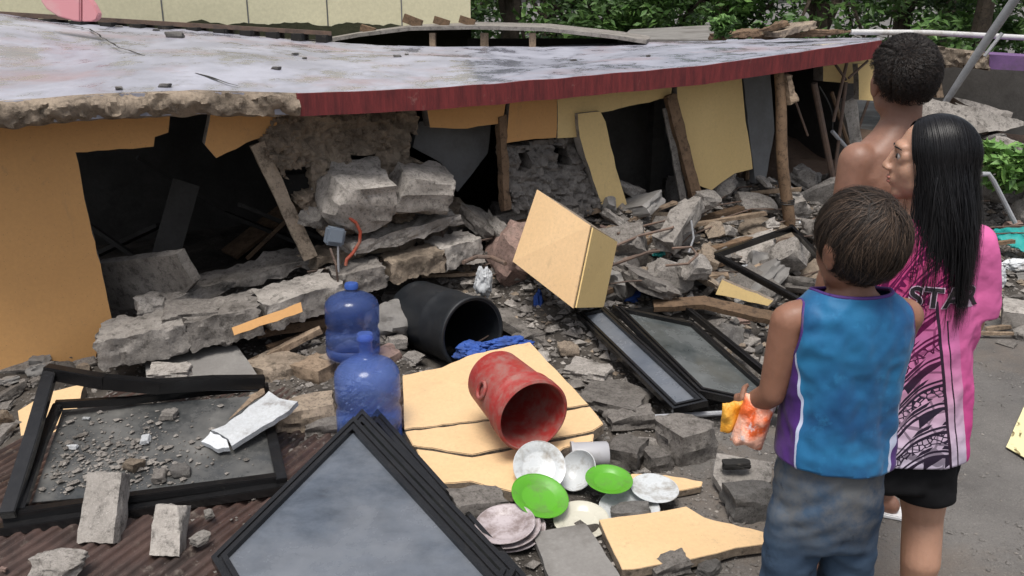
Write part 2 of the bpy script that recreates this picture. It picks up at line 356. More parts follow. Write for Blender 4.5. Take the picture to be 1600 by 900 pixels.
def pk_front(r):
    while True:
        t = r.uniform(2.1, 7.2); s = r.uniform(-.3, 1.5); p = A2 + FD * t + FN * s
        if r.random() < .3 + .7 * max(0, 1 - abs(s - .2)): return p.x, p.y
gravel('rubble_gravel', M['concrete'], 9000, pk_rubble, .006, .032, 1)
gravel('rubble_crumbs_pale', M['concrete_pale'], 4000, pk_rubble, .005, .028, 2)
def pk_near(r):
    while True:
        x = r.uniform(-1.1, 1.25); y = r.uniform(2.1, 4.3)
        if x < .62 + .1 * y or r.random() < .25: return x, y
gravel('foreground_gravel', M['concrete'], 7000, pk_near, .003, .016, 6)
gravel('foreground_crumbs_pale', M['concrete_pale'], 2600, pk_near, .003, .013, 7)
gravel('rubble_fragments', M['concrete'], 4200, lambda r: pk_front(r), .014, .06, 4)
gravel('rubble_fragments_pale', M['concrete_pale'], 3000, lambda r: pk_front(r), .014, .055, 5)
gravel('rubble_fragments_tan', M['concrete_tan'], 1500, lambda r: pk_front(r), .014, .05, 15)
gravel('road_gravel', M['concrete_wet'], 4200, pk_road, .003, .014, 3)
gravel('road_grit_pale', M['concrete_pale'], 1500, pk_road, .003, .009, 8)
# ------------------------------------------------------------------ rough masonry helpers
def rag(poly, amp=2.0, step=14, seed=0, skip=()):
    rnd = random.Random(seed); out = []
    for i, p in enumerate(poly):
        q = poly[(i + 1) % len(poly)]; L = math.hypot(q[0] - p[0], q[1] - p[1]); n = max(1, int(L / step)); out.append(p)
        if i in skip: continue
        for k in range(1, n):
            t = k / n + rnd.uniform(-.2, .2) / n; out.append((p[0] + (q[0] - p[0]) * t + rnd.uniform(-amp, amp), p[1] + (q[1] - p[1]) * t + rnd.uniform(-amp, amp)))
    return out
def inside(x, y, poly):
    c = False; j = len(poly) - 1
    for i in range(len(poly)):
        if (poly[i][1] > y) != (poly[j][1] > y) and x < (poly[j][0] - poly[i][0]) * (y - poly[i][1]) / (poly[j][1] - poly[i][1]) + poly[i][0]: c = not c
        j = i
    return c
def fnoise(p, sc, seed=0.0, oct=5): return noise.fractal(Vector((p[0] * sc + seed, p[1] * sc + seed * .7, p[2] * sc - seed)), .75, 2.1, oct)
def rough_panel(name, poly, to3d, nrm, mat, parent=None, amp=.03, thick=.12, res=5, holes=(), seed=0, sc=6, soft=0, **kw):
    """broken wall face: outline `poly` laid on a plane by to3d(x, y), relief along nrm, closed at the back"""
    xs = [p[0] for p in poly]; ys = [p[1] for p in poly]; nxx = int((max(xs) - min(xs)) / res) + 1; nyy = int((max(ys) - min(ys)) / res) + 1
    idx = {}; mb = MB(); cells = []
    for j in range(nyy):
        for i in range(nxx):
            x = min(xs) + i * res; y = min(ys) + j * res
            if inside(x + res / 2, y + res / 2, poly) and not any(inside(x + res / 2, y + res / 2, h) for h in holes): cells.append((i, j))
    cs = set(cells)
    def vid(i, j, back):
        k = (i, j, back)
        if k not in idx:
            jx = random.Random(i * 977 + j * 131 + seed).uniform(-.3, .3) * res; jy = random.Random(i * 77 + j * 1311 + seed).uniform(-.3, .3) * res
            p = to3d(min(xs) + i * res + jx, min(ys) + j * res + jy)
            p = p - nrm * thick if back else p + nrm * (amp * fnoise(p, sc, seed) + amp * .5 * fnoise(p, sc * 4, seed + 5))
            idx[k] = len(mb.v); mb.v.append(tuple(p))
        return idx[k]
    for i, j in cells:
        a, b, c, d = [(i, j), (i + 1, j), (i + 1, j + 1), (i, j + 1)]
        mb.f.append(tuple(vid(*q, 0) for q in (a, b, c, d))); mb.f.append(tuple(vid(*q, 1) for q in (d, c, b, a)))
        for (di, dj), (p, q) in {(0, -1): (a, b), (1, 0): (b, c), (0, 1): (c, d), (-1, 0): (d, a)}.items():
            if (i + di, j + dj) not in cs: mb.f.append((vid(*p, 0), vid(*p, 1), vid(*q, 1), vid(*q, 0)))
    o = obj(name, mb, mat, parent, smooth=35 if not soft else True, **kw)
    if soft:
        bm = bmesh.new(); bm.from_mesh(o.data)
        for _ in range(soft): bmesh.ops.smooth_vert(bm, verts=bm.verts, factor=.5, use_axis_x=True, use_axis_y=True, use_axis_z=True)
        bm.to_mesh(o.data); bm.free()
    return o
def plank_box(p0, p1, w, h, seed=0, amp=.02, nl=14, nw=4, up=(0, 0, 1), sc=8, taper=0):
    """rough bar (broken concrete or timber) from p0 to p1"""
    mb = MB(); p0 = Vector(p0); p1 = Vector(p1); d = p1 - p0; L = d.length; dn = d.normalized(); sx = dn.cross(Vector(up)).normalized(); u = sx.cross(dn)
    prof = []
    for k in range(nw): prof.append((-.5 + k / nw, -.5))
    for k in range(nw): prof.append((.5, -.5 + k / nw))
    for k in range(nw): prof.append((.5 - k / nw, .5))
    for k in range(nw): prof.append((-.5, .5 - k / nw))
    m = len(prof)
    for i in range(nl + 1):
        t = i / nl; e = 1 - taper * t
        for a, b in prof:
            q = p0 + d * t + sx * a * w * e + u * b * h * e; off = Vector((a, b)).length
            nn = fnoise(q, sc, seed); q = q + (sx * a + u * b) * 2 * amp * nn
            if i in (0, nl): q = q + dn * amp * 2 * fnoise(q, sc * 1.5, seed + 3)
            mb.v.append(tuple(q))
    for i in range(nl):
        for k in range(m):
            a = i * m + k; b = i * m + (k + 1) % m; mb.f.append((a, b, b + m, a + m))
    mb.f.append(tuple(range(m))[::-1]); mb.f.append(tuple(range(nl * m, nl * m + m)))
    return mb
# ------------------------------------------------------------------ the collapsed house
house = thing('collapsed_house', 'collapsed orange and yellow house under a sagging pale flat roof', 'house', tuple(A2))
EO = .38
ET = [(-220, 168), (-60, 163), (0, 160), (60, 156), (150, 149), (300, 143), (460, 147), (600, 142), (700, 137), (850, 125), (1000, 112), (1100, 103), (1250, 82), (1375, 64)]
BK = [(-220, 12), (0, 20), (100, 35), (160, 39), (300, 46), (470, 63), (600, 71), (700, 73), (850, 72), (1000, 65), (1150, 61), (1375, 59)]
NX, NYR = 110, 26; mb = MB(); front = []
TH = .10
for j in range(NYR + 1):
    for i in range(NX + 1):
        x = -220 + (1375 + 220) * i / NX
        if j == 0: front.append(Wp(x, interp(x, ET), EO))
        a = front[i]; b = Wp(x, interp(x, BK), -3.4 if x < 1100 else -3.4 + (x - 1100) / 275 * 1.2); t = j / NYR; p = a.lerp(b, t)
        p.z += .03 * math.sin(t * math.pi) * noise.noise(Vector((x * .004, t * 2, 2))) * 2 + .006 * noise.noise(Vector((p.x * 5, p.y * 5, 1)))
        mb.v.append(tuple(p))
nt_ = len(mb.v)
mb.v += [(x, y, z - TH) for x, y, z in mb.v]
for j in range(NYR):
    for i in range(NX):
        a = j * (NX + 1) + i; q = (a, a + 1, a + NX + 2, a + NX + 1); mb.f.append(q); mb.f.append(tuple(k + nt_ for k in q[::-1]))
ring = [i for i in range(NX + 1)] + [j * (NX + 1) + NX for j in range(1, NYR + 1)] + [NYR * (NX + 1) + i for i in range(NX - 1, -1, -1)] + [j * (NX + 1) for j in range(NYR - 1, 0, -1)]
for k in range(len(ring)):
    a, b = ring[k], ring[(k + 1) % len(ring)]; mb.f.append((a, a + nt_, b + nt_, b))
roof_pts = list(mb.v[:nt_])
roof = obj('roof_slab', mb, M['roof'], house, smooth=40, label='pale grey lavender wet flat roof slab')
def roof_at(x, y):          # nearest roof grid point for a pixel on the roof
    best = None
    for p in roof_pts[::1]:
        q = proj(p); d = (q[0] - x) ** 2 + (q[1] - y) ** 2 * 6
        if best is None or d < best[0]: best = (d, p)
    return Vector(best[1])
# red fascia
mb = MB(); fp = [(Wp(x, interp(x, ET), EO)) for x in range(462, 1376, 12)]
for k, p in enumerate(fp):
    n_ = .005 * noise.noise(Vector((p.x * 6, 0, 0))); up_ = .004
    mb.v += [tuple(p + FN * .022 + Vector((0, 0, up_ + n_))), tuple(p + FN * .022 + Vector((0, 0, -TH - .004 + n_))), tuple(p - FN * .03 + Vector((0, 0, -TH - .004 + n_))), tuple(p + FN * .002 + Vector((0, 0, up_ + n_)))]
for k in range(len(fp) - 1):
    for c in range(4): mb.f.append((k * 4 + c, k * 4 + (c + 1) % 4, k * 4 + 4 + (c + 1) % 4, k * 4 + 4 + c))
mb.f += [(0, 1, 2, 3), tuple(len(fp) * 4 - 4 + c for c in (3, 2, 1, 0))]
obj('fascia_board', mb, M['fascia'], house, label='dark red painted fascia along the eave', smooth=30)
# broken concrete edge at the left end of the roof
mb = MB(); ep = [(x, interp(x, ET)) for x in range(-200, 468, 5)]; rows = 9
for k, (x, y) in enumerate(ep):
    p = Wp(x, y, EO)
    for j in range(rows):
        t = j / (rows - 1); hh = TH + .015 + .018 * noise.noise(Vector((x * .03, 4, 4)))
        q = p + Vector((0, 0, .006 - hh * t)); q += FN * (.03 * math.sin(t * math.pi) + .01)
        if j in (0, rows - 1): q -= FN * .02
        else: q += FN * (.035 * fnoise(q, 9, 3.3) + .012 * fnoise(q, 30, 1.0)) + Vector((0, 0, .014 * fnoise(q, 14, 7)))
        if j == 0: q += FN * .02 * fnoise(q, 8, 5.0)
        mb.v.append(tuple(q))
for k in range(len(ep) - 1):
    for j in range(rows - 1):
        a = k * rows + j; mb.f.append((a, a + 1, a + rows + 1, a + rows))
obj('broken_slab_edge', mb, M['concrete_tan'], house, smooth=40, label='ragged broken concrete edge of the roof')
# crack across the roof, and grit on it
def ribbon(pts, w):
    mb = MB()
    for k, p in enumerate(pts):
        p = Vector(p); d = (Vector(pts[min(k + 1, len(pts) - 1)]) - Vector(pts[max(0, k - 1)])).normalized(); s = d.cross(Vector((0, 0, 1))).normalized(); ww = w * random.uniform(.4, 1.2)
        mb.v += [tuple(p + s * ww), tuple(p - s * ww)]
    for k in range(len(pts) - 1): mb.f.append((2 * k, 2 * k + 1, 2 * k + 3, 2 * k + 2))
    return mb
cp = []
for t in range(34):
    x = interp(t / 33, [(0, 92), (.25, 140), (.5, 185), (.75, 270), (1, 368)]); y = interp(t / 33, [(0, 37), (.25, 48), (.5, 76), (.75, 105), (1, 138)])
    a = Wp(x, interp(x, ET), EO); b = Wp(x, interp(x, BK), -3.4)
    lo, hi = 0, 1
    for _ in range(18):
        m_ = (lo + hi) / 2
        if proj(a.lerp(b, m_))[1] > y: lo = m_
        else: hi = m_
    p = a.lerp(b, lo); p.z += .012; p += Vector((random.uniform(-.012, .012), random.uniform(-.012, .012), 0)); cp.append(p)
obj('roof_crack', ribbon(cp, .009), M['dark_hole'], roof, fix=False)
# facade panels: outline, material, offset from the wall plane, thickness, ragged edges to leave straight
def panel(name, poly, mat, off=0.0, th=.12, amp=1.2, step=16, skip=(), seed=0, label=None, lean=0.0):
    pts = [Wp(x, y, off) for x, y in rag(poly, amp, step, seed, skip)]
    o = obj(name, MB().prism(pts, -FN * th), M[mat], house, label=label)
    return core_faces(o, FN) if mat in ('orange', 'yellow', 'peach') else o
panel('front_wall', [(-230, 150), (338, 140), (266, 176), (263, 207), (242, 214), (240, 229), (118, 238), (140, 345), (160, 430), (176, 505), (168, 520), (152, 545), (147, 575), (128, 612), (-230, 640)], 'orange', skip=(0, 13, 14), label='large orange wall standing at the left')
panel('lintel_fragment', [(338, 140), (432, 140), (432, 207), (385, 223), (338, 247), (320, 226)], 'orange', .02, .1, label='hanging orange wall fragment under the roof')
panel('lintel_fragment', [(662, 130), (800, 130), (782, 193), (730, 201), (672, 199)], 'orange', .02, .1)
panel('lintel_fragment', [(800, 130), (870, 130), (869, 215), (835, 217), (789, 224)], 'orange', .02, .1)
panel('lintel_fragment', [(872, 120), (1052, 108), (1048, 152), (938, 176), (903, 180), (905, 214), (871, 216)], 'yellow', .021, .1)
panel('wall_strip', [(903, 178), (938, 174), (946, 190), (962, 262), (985, 341), (947, 347), (922, 265), (906, 214)], 'yellow', .06, .09, label='tilted yellow strip of wall beside the dark doorway')
panel('wall_panel', [(1051, 105), (1156, 92), (1165, 190), (1176, 264), (1148, 271), (1112, 297), (1082, 285)], 'yellow', .03, .12, skip=(1,), label='tall yellow wall panel leaning under the roof')
panel('grey_panel', [(1158, 95), (1202, 92), (1210, 205), (1196, 283), (1180, 287)], 'grey_board', .0, .05, .5)
panel('grey_panel', [(655, 190), (768, 185), (762, 240), (715, 300), (700, 280), (690, 255), (645, 230)], 'grey_board', -.25, .05, .5)
panel('upper_patch', [(1284, 70), (1375, 66), (1375, 125), (1355, 132), (1286, 127)], 'yellow', -.3, .1)
panel('upper_patch', [(1340, 100), (1375, 100), (1375, 158), (1342, 156)], 'yellow', -.1, .05)
panel('far_wall_edge', [(1318, 160), (1338, 150), (1350, 250), (1330, 245)], 'concrete_pale', -.35, .08)
# door jambs and studs
obj('door_jamb', plank_box(Wp(1046, 150, .05), Wp(1087, 308, .08), .06, .07, 2, .008), M['wood'], house)
obj('door_jamb', plank_box(Wp(402, 225, .03), Wp(484, 402, .10), .075, .05, 4, .006, up=tuple(FN)), M['concrete_tan'], house)
obj('door_jamb', plank_box(Wp(782, 180, .0), Wp(790, 330, .05), .05, .05, 5, .008), M['wood'], house)
obj('door_jamb', plank_box(Wp(1040, 170, .02), Wp(1068, 318, .05), .02, .04, 6, .006), M['concrete_pale'], house)
# bare masonry where the plaster has fallen
rough_panel('broken_masonry', rag([(408, 218), (440, 172), (648, 168), (655, 200), (642, 230), (662, 262), (690, 300), (640, 345), (505, 372), (478, 330), (455, 290)], 5, 12, 3),
    lambda x, y: Wp(x, y, .04 + max(0, (y - 200)) * .0009), FN, M['concrete_tan'], house, .05, .14, 4,
    holes=[[(447, 268), (486, 262), (493, 300), (460, 310)], [(548, 243), (588, 240), (592, 268), (552, 272)], [(640, 205), (690, 232), (676, 254), (640, 250)]], seed=2, sc=9, label='bare broken masonry with open block cavities')
rough_panel('broken_masonry', rag([(792, 228), (905, 212), (942, 335), (905, 345), (830, 330), (800, 330)], 4, 12, 5),
    lambda x, y: Wp(x, y, -.04 + max(0, (y - 230)) * .001), FN, M['concrete'], house, .06, .14, 4,
    holes=[[(865, 228), (887, 230), (895, 258), (875, 262)], [(808, 240), (828, 236), (826, 262), (812, 268)]], seed=8, sc=9)
mbx = MB()
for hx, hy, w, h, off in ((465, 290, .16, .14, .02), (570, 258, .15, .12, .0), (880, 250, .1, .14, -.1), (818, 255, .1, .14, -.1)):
    c = Wp(hx, hy, off - .1); mbx = MB().box(c, (w, .10, h), Matrix((FD, -FN, Vector((0, 0, 1)))).transposed()); obj('cavity_shade_box', mbx, M['dark_hole'], house)  # near-black boxes added behind the holes for the shade inside
obj('sill_ledge', plank_box(Wp(538, 385, .18), Wp(706, 338, .18), .22, .07, 6, .02, 20, 5), M['concrete_pale'], house)
# columns, back and side walls, inner floor, loose boards inside
def wallbox(name, a, b, z0, z1, th, mat):
    obj(name, MB().bar(Vector((a.x, a.y, (z0 + z1) / 2)), Vector((b.x, b.y, (z0 + z1) / 2)), th, z1 - z0), mat, house)
ia = A2 - FD * 1.3; 
def fl(t, s): return A2 + FD * t + FN * s
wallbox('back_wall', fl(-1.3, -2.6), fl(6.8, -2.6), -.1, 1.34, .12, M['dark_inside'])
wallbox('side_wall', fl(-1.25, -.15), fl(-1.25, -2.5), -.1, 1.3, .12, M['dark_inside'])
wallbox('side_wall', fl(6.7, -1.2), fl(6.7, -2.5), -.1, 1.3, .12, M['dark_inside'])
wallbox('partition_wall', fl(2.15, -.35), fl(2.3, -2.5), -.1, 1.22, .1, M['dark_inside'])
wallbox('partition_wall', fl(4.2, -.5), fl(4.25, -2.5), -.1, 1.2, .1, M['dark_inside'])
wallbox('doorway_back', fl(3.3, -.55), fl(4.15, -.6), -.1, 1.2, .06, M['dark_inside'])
rnd = random.Random(5)
for k in range(9):
    t = rnd.uniform(.3, 2.0); s = rnd.uniform(-1.7, -.5); p = fl(t, s) + Vector((0, 0, rnd.uniform(.1, .3))); q = p + FD * rnd.uniform(-.7, .7) + FN * rnd.uniform(-.3, .3) + Vector((0, 0, rnd.uniform(.2, .6)))
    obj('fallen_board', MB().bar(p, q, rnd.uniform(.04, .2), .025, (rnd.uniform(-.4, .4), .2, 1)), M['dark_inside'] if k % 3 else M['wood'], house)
for k in range(10):
    t = rnd.uniform(4.6, 6.4); s = rnd.uniform(-1.5, -.1); p = fl(t, s) + Vector((0, 0, rnd.uniform(.3, .5))); q = p + FD * rnd.uniform(-.5, .5) + Vector((0, 0, rnd.uniform(.4, .85)))
    obj('fallen_stick', MB().tube([p, p.lerp(q, .5) + Vector((.02, .03, .0)), q], rnd.uniform(.008, .02), 6), M['rust'] if k % 2 else M['wood'], house, smooth=40)
# the rods under the right end of the eave
for a, b, r in (((1302, 190), (1325, 90), .012), ((1298, 90), (1322, 125), .009), ((1326, 122), (1356, 95), .009), ((1304, 270), (1322, 128), .013), ((1240, 150), (1262, 212), .008), ((1272, 130), (1305, 298), .022), ((1300, 205), (1350, 262), .014)):
    obj('hanging_rod', MB().tube([Wp(*a, .05), Wp(*b, .05)], r, 8), M['rust'] if r != .014 else M['steel'], house, smooth=40)
w = [Wp(1280 + 18 * t + 10 * math.sin(t * 3), 135 + t * 75, .02) for t in [k / 8 for k in range(9)]]
obj('loose_wire', MB().tube(w, .005, 5), M['cable'], house, smooth=40)
# ------------------------------------------------------------------ background: cream building, sheds, trees
def P(t, s, z): q = A2 + FD * t + FN * s; return Vector((q.x, q.y, z))
bl = thing('cream_building', 'cream painted building with a mossy foot behind the left of the roof', 'building', P(-3, -6, 0))
a, b = D(-400, 0, 7.6), D(735, 0, 10.2)
dv = (b - a); dv.z = 0; dn_ = dv.normalized(); nn_ = Vector((dn_.y, -dn_.x, 0))
def cb(u0, u1, z0, z1, off0, off1):
    p0 = a + dn_ * u0; p1 = a + dn_ * u1; pts = [p0 + nn_ * off1, p1 + nn_ * off1, p1 + nn_ * off0, p0 + nn_ * off0]
    return MB().prism([(q.x, q.y, z0) for q in pts], (0, 0, z1 - z0))
L_ = dv.length
obj('wall', cb(0, L_, 0, 5.2, 0, -4), M['cream_wall'], bl)
obj('roof', cb(-.3, L_ + .3, 5.2, 5.4, .4, -4.4), M['grey_board'], bl)
for u in range(1, 8): obj('panel_joint', cb(L_ * u / 8, L_ * u / 8 + .012, 0, 5.2, .006, -.02), M['grey_board'], bl)
mk = rough_mat('moss', (.035, .04, .02), (.05, .05, .028), (.02, .02, .012), 8, 50, bump=1)
mb = MB(); nseg = 160
for k in range(nseg + 1):
    p = a + dn_ * (L_ * k / nseg); hh = 1.66 + .05 * noise.noise(Vector((k * .13, 0, 0))) + .02 * noise.noise(Vector((k * .5, 3, 0))) - .12 * k / nseg
    mb.v += [tuple(Vector((p.x, p.y, 1.0)) + nn_ * .012), tuple(Vector((p.x, p.y, hh)) + nn_ * .012), tuple(Vector((p.x, p.y, hh)) - nn_ * .01)]
for k in range(nseg): mb.f += [(3 * k, 3 * k + 3, 3 * k + 4, 3 * k + 1), (3 * k + 1, 3 * k + 4, 3 * k + 5, 3 * k + 2)]
obj('mossy_foot', mb, mk, bl, fix=False)
# low eave with rafter ends in front of it
lo = thing('low_rafter_eave', 'low dark eave with a row of short rafter ends below the cream building', 'eave', P(0, -4, 0))
ea, eb = D(-160, 12, 6.9), D(515, 52, 8.3)
obj('gutter_board', MB().bar(ea, eb, .12, .035), M['rust'], lo)
obj('wall_plate', MB().bar(ea + Vector((0, .1, -.28)), eb + Vector((0, .1, -.28)), .1, .42), M['concrete_pale'], lo)
for k in range(15):
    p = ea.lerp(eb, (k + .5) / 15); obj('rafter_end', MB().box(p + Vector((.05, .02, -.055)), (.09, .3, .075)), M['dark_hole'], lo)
# pink panel
pk = [(62, -30), (62, 0), (72, 14), (90, 26), (115, 33), (140, 34), (150, 30), (153, 22), (146, 8), (128, -8), (112, -30)]
pr = thing('pink_plastic_panel', 'pink rounded plastic panel standing at the far edge of the roof', 'panel', tuple(D(110, 35, 6.4)))
obj('left_half', MB().prism([D(x, y, 6.4) for x, y in [(62, -60), (62, 0), (72, 14), (90, 26), (115, 33), (125, 34), (125, -60)]], (.01, .05, 0)), M['pink_plastic'], pr, bevel=.008)
obj('right_half', MB().prism([D(x, y, 6.41) for x, y in [(128, -60), (128, 34), (143, 34), (151, 30), (153, 22), (146, 8), (136, -6), (132, -60)]], (.01, .05, 0)), M['pink_plastic'], pr, bevel=.008)
# fallen tin roof on stub posts
sh = thing('fallen_tin_shed', 'fallen tin roof propped on stub posts behind the flat roof', 'shed', tuple(D(740, 72, 9.4) - Vector((0, 0, 1.3))))
sp = [(478, 66), (560, 52), (640, 42), (740, 40), (850, 43), (960, 55), (1010, 63)]
mb = MB()
for k, (x, y) in enumerate(sp):
    p = D(x, y, 9.0); q = D(x + 10, y - 6, 10.6); mb.v += [tuple(p), tuple(q), tuple(p - Vector((0, 0, .035))), tuple(q - Vector((0, 0, .035)))]
for k in range(len(sp) - 1):
    i = 4 * k; mb.f += [(i, i + 4, i + 5, i + 1), (i + 2, i + 3, i + 7, i + 6), (i, i + 2, i + 6, i + 4), (i + 1, i + 5, i + 7, i + 3)]
mb.f += [(0, 1, 3, 2), (24, 26, 27, 25)]
obj('tin_sheet', mb, M['concrete_pale'], sh)
for x, w in ((676, 9), (757, 12), (832, 10)):
    t_ = D(x, 48, 9.1); obj('stub_post', MB().box(t_ + Vector((0, 0, -.62)), (w / 1400 * 9.1, .12, 1.2)), M['wood_pale'], sh)
obj('dark_space_sheet', MB().box(D(750, 60, 10.2) + Vector((0, 0, -.55)), (3.4, .06, 1.1)), M['dark_inside'], sh)  # dark sheet added to stand for the shaded space under the tin
for x, y, s in ((575, 46, .09), (645, 33, .12), (690, 34, .1), (730, 33, .1)):
    obj('roof_weight', MB().box(D(x, y, 9.4), (s * 1.6, .1, s * .7), Matrix.Rotation(.3 * s * 10, 3, 'Y')), M['wood'], sh)
def leaves(mb, c, rad, n, rnd, size, flat=.5):
    for _ in range(n):
        while True:
            v = Vector((rnd.uniform(-1, 1), rnd.uniform(-1, 1), rnd.uniform(-1, 1)))
            if .25 < v.length < 1: break
        p = Vector(c) + Vector((v.x * rad[0], v.y * rad[1], v.z * rad[2])); s = size * rnd.uniform(.6, 1.3)
        ax = Vector((rnd.gauss(0, 1), rnd.gauss(0, 1), rnd.gauss(0, .6))).normalized(); n_ = (Vector((rnd.gauss(0, .7), rnd.gauss(0, .7) - .3, 1))).normalized(); sd_ = ax.cross(n_).normalized()
        b = len(mb.v); mb.v += [tuple(p - ax * s), tuple(p + sd_ * s * .42 + n_ * s * .12), tuple(p + ax * s), tuple(p - sd_ * s * .42 + n_ * s * .12)]; mb.f += [(b, b + 1, b + 2, b + 3)]
def bush(name, label, c, r, n, seed, mat, cat='plant', size=.06):
    rnd = random.Random(seed); t = thing(name, label, cat, (c.x, c.y, c.z)); st = MB(); cr = MB()
    for k in range(9):
        a_ = rnd.uniform(0, 6.28); e = c + Vector((math.cos(a_) * r * .7, math.sin(a_) * r * .7, r * rnd.uniform(.7, 1.5))); st.tube([c, (c + e) / 2 + Vector((0, 0, .05)), e], [.012, .009, .004], 5)
        leaves(cr, e, (r * .5,) * 3, n // 9, rnd, size)
    leaves(cr, c + Vector((0, 0, r * .6)), (r, r, r * .7), n // 2, rnd, size)
    obj('stem', st, M['bark'], t); obj('foliage', cr, M[mat], t, fix=False)
# grey sheet roof, mossy timber heap, behind the right part
obj('grey_sheet_roof', MB().prism([D(x, y, Y) for x, y, Y in [(965, 62, 9.6), (1115, 62, 9.6), (1130, 38, 12.5), (985, 46, 12.5)]], (0, 0, -.04)), M['slab_smooth'], label='grey sheet roof lying behind the flat roof near the bushes', cat='roof sheet')
bush('low_weed', 'low green weed growing over the mossy timber heap', D(1128, 58, 8.5), .10, 240, 8, 'leaf_light', size=.04)
th_ = thing('mossy_timber_heap', 'heap of dark mossy timbers lying beyond the roof below the trees', 'timber heap', tuple(D(1190, 60, 8.6) - Vector((0, 0, 1.4))))
for k, (p, q, w, h, mt) in enumerate([((1118, 58), (1175, 50), .2, .05, 'wood'), ((1160, 56), (1228, 36), .1, .04, 'wood'), ((1205, 54), (1262, 38), .25, .05, 'concrete_tan'), ((1180, 58), (1300, 52), .08, .04, 'wood'), ((1260, 50), (1390, 48), .05, .03, 'wood')]):
    obj('timber', plank_box(D(*p, 8.6 + .1 * k), D(*q, 8.8 + .1 * k), w, h, k, .02), M[mt], th_)
# ------------------------------------------------------------------ trees
def tree(name, label, base, h, rx, seed, mat, group, n=60, low=.1, size=.075, cat='tree', per=90):
    rnd = random.Random(seed); t = thing(name, label, cat, base, 0, group); b = Vector(base)
    trunk = MB(); top = b + Vector((rnd.uniform(-.3, .3), rnd.uniform(-.2, .2), h * .75)); pts = [b.lerp(top, k / 6) + Vector((rnd.uniform(-.06, .06), rnd.uniform(-.06, .06), 0)) * (k > 0) for k in range(7)]
    trunk.tube(pts, [.16 * h / 4 * (1 - .75 * k / 6) for k in range(7)], 8)
    cr = MB()
    for _ in range(n):
        u = rnd.random(); z = h * (low + (1 - low) * u); rr = rx * math.sin(math.pi * min(.95, .18 + .8 * u)) ** .7; a_ = rnd.uniform(0, 6.28); q = math.sqrt(rnd.random()) * rr
        c = b + Vector((q * math.cos(a_), q * math.sin(a_), z)); s = rnd.uniform(.22, .48) * rx / 1.6
        leaves(cr, c, (s * 1.2, s * 1.1, s * .8), per, rnd, size)
        if _ % 5 == 0: trunk.tube([pts[rnd.randint(2, 5)], (pts[4] + c) / 2 + Vector((0, 0, .1)), c], [.05, .035, .012], 5)
    obj('trunk', trunk, M['bark'], t, smooth=40); obj('crown', cr, M[mat], t, fix=False); return t
TG = 'trees and bushes behind the house'
for i, (x, Y, h, rx, mt, lab, low) in enumerate([
    (800, 13.5, 4.6, 1.5, 'leaf_dark', 'dark leafy bush tree next to the end of the cream building', .12),
    (925, 14.2, 4.2, 1.4, 'leaf_dark', 'dark green bush tree second from the cream building', .1),
    (1030, 15.0, 3.6, 1.4, 'leaf_light', 'light green bush tree above the grey sheet roof', .1),
    (1150, 13.8, 3.8, 1.4, 'leaf_light', 'bright green bush tree above the mossy timber heap', .1),
    (1290, 13.4, 4.6, 1.5, 'leaf_dark', 'very dark tree just left of the shirtless man', .15),
    (1420, 15.2, 5.0, 1.5, 'leaf_dark', 'dark tree directly behind the head of the shirtless man', .2),
    (1530, 12.6, 4.6, 1.4, 'leaf_dark', 'dark tree behind the slanting grey pole', .16),
    (1640, 13.4, 4.6, 1.6, 'leaf_light', 'tree with lighter leaves at the top right corner', .12),
    (1480, 20, 5.2, 2.2, 'leaf_dark', 'farther dark tree showing through gaps right of the man', .25),
    (1100, 19.5, 5.2, 2.4, 'leaf_dark', 'farther dark tree standing behind the light green bushes', .1),
    (860, 19, 5.4, 2.4, 'leaf_dark', 'farther tree behind the dark bushes next to the cream building', .1)]):
    q = D(x, 0, Y); tree('leafy_tree', lab, (q.x, q.y, 0), h, rx, 40 + i, mt, TG, n=70, low=low, size=.075 if Y < 18 else .1, per=95)
# ------------------------------------------------------------------ the neighbouring ruin on the right
nr = thing('ruined_neighbour_house', 'ruined neighbouring house with a purple slab edge behind the people', 'house', tuple(D(1560, 200, 8.2) - Vector((0, 0, .8))))
def dpoly(pts, Y, vec): return MB().prism([D(x, y, Y) for x, y in pts], vec)
rough_panel('broken_slab_edge', rag([(1440, 74), (1500, 78), (1548, 86), (1546, 108), (1500, 104), (1440, 98)], 3, 10, 1), lambda x, y: D(x, y, 8.0), Vector((0, -1, 0)), M['concrete_tan'], nr, .06, .9, 4, seed=4, sc=6)
obj('purple_slab_edge', dpoly([(1546, 85), (1700, 94), (1700, 116), (1546, 108)], 7.98, (0, .9, 0)), M['purple_paint'], nr)
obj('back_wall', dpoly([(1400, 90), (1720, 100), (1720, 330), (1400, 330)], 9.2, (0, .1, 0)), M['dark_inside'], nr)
obj('concrete_post', dpoly([(1456, 98), (1466, 98), (1475, 152), (1464, 153)], 7.95, (0, .12, 0)), M['wood_pale'], nr)
for k, (pts, Y, mt) in enumerate([([(1490, 152), (1520, 158), (1583, 176), (1580, 184), (1540, 180)], 7.4, 'concrete'), ([(1492, 160), (1560, 180), (1600, 190), (1600, 196), (1570, 205), (1545, 206)], 7.2, 'concrete_pale'), ([(1440, 150), (1500, 165), (1545, 205), (1500, 215), (1440, 200)], 7.0, 'concrete')]):
    obj('fallen_slab', MB().prism([D(x, y, Y + .004 * (200 - y)) for x, y in rag(pts, 1.5, 10, k)], (.05, .25, -.06)), M[mt], nr)
nb = rough_mat('brown_earth', (.22, .15, .11), (.16, .11, .08), (.09, .065, .05), 5, 50, bump=1, dist=.03)
mb = MB(); n1, n2 = 40, 24
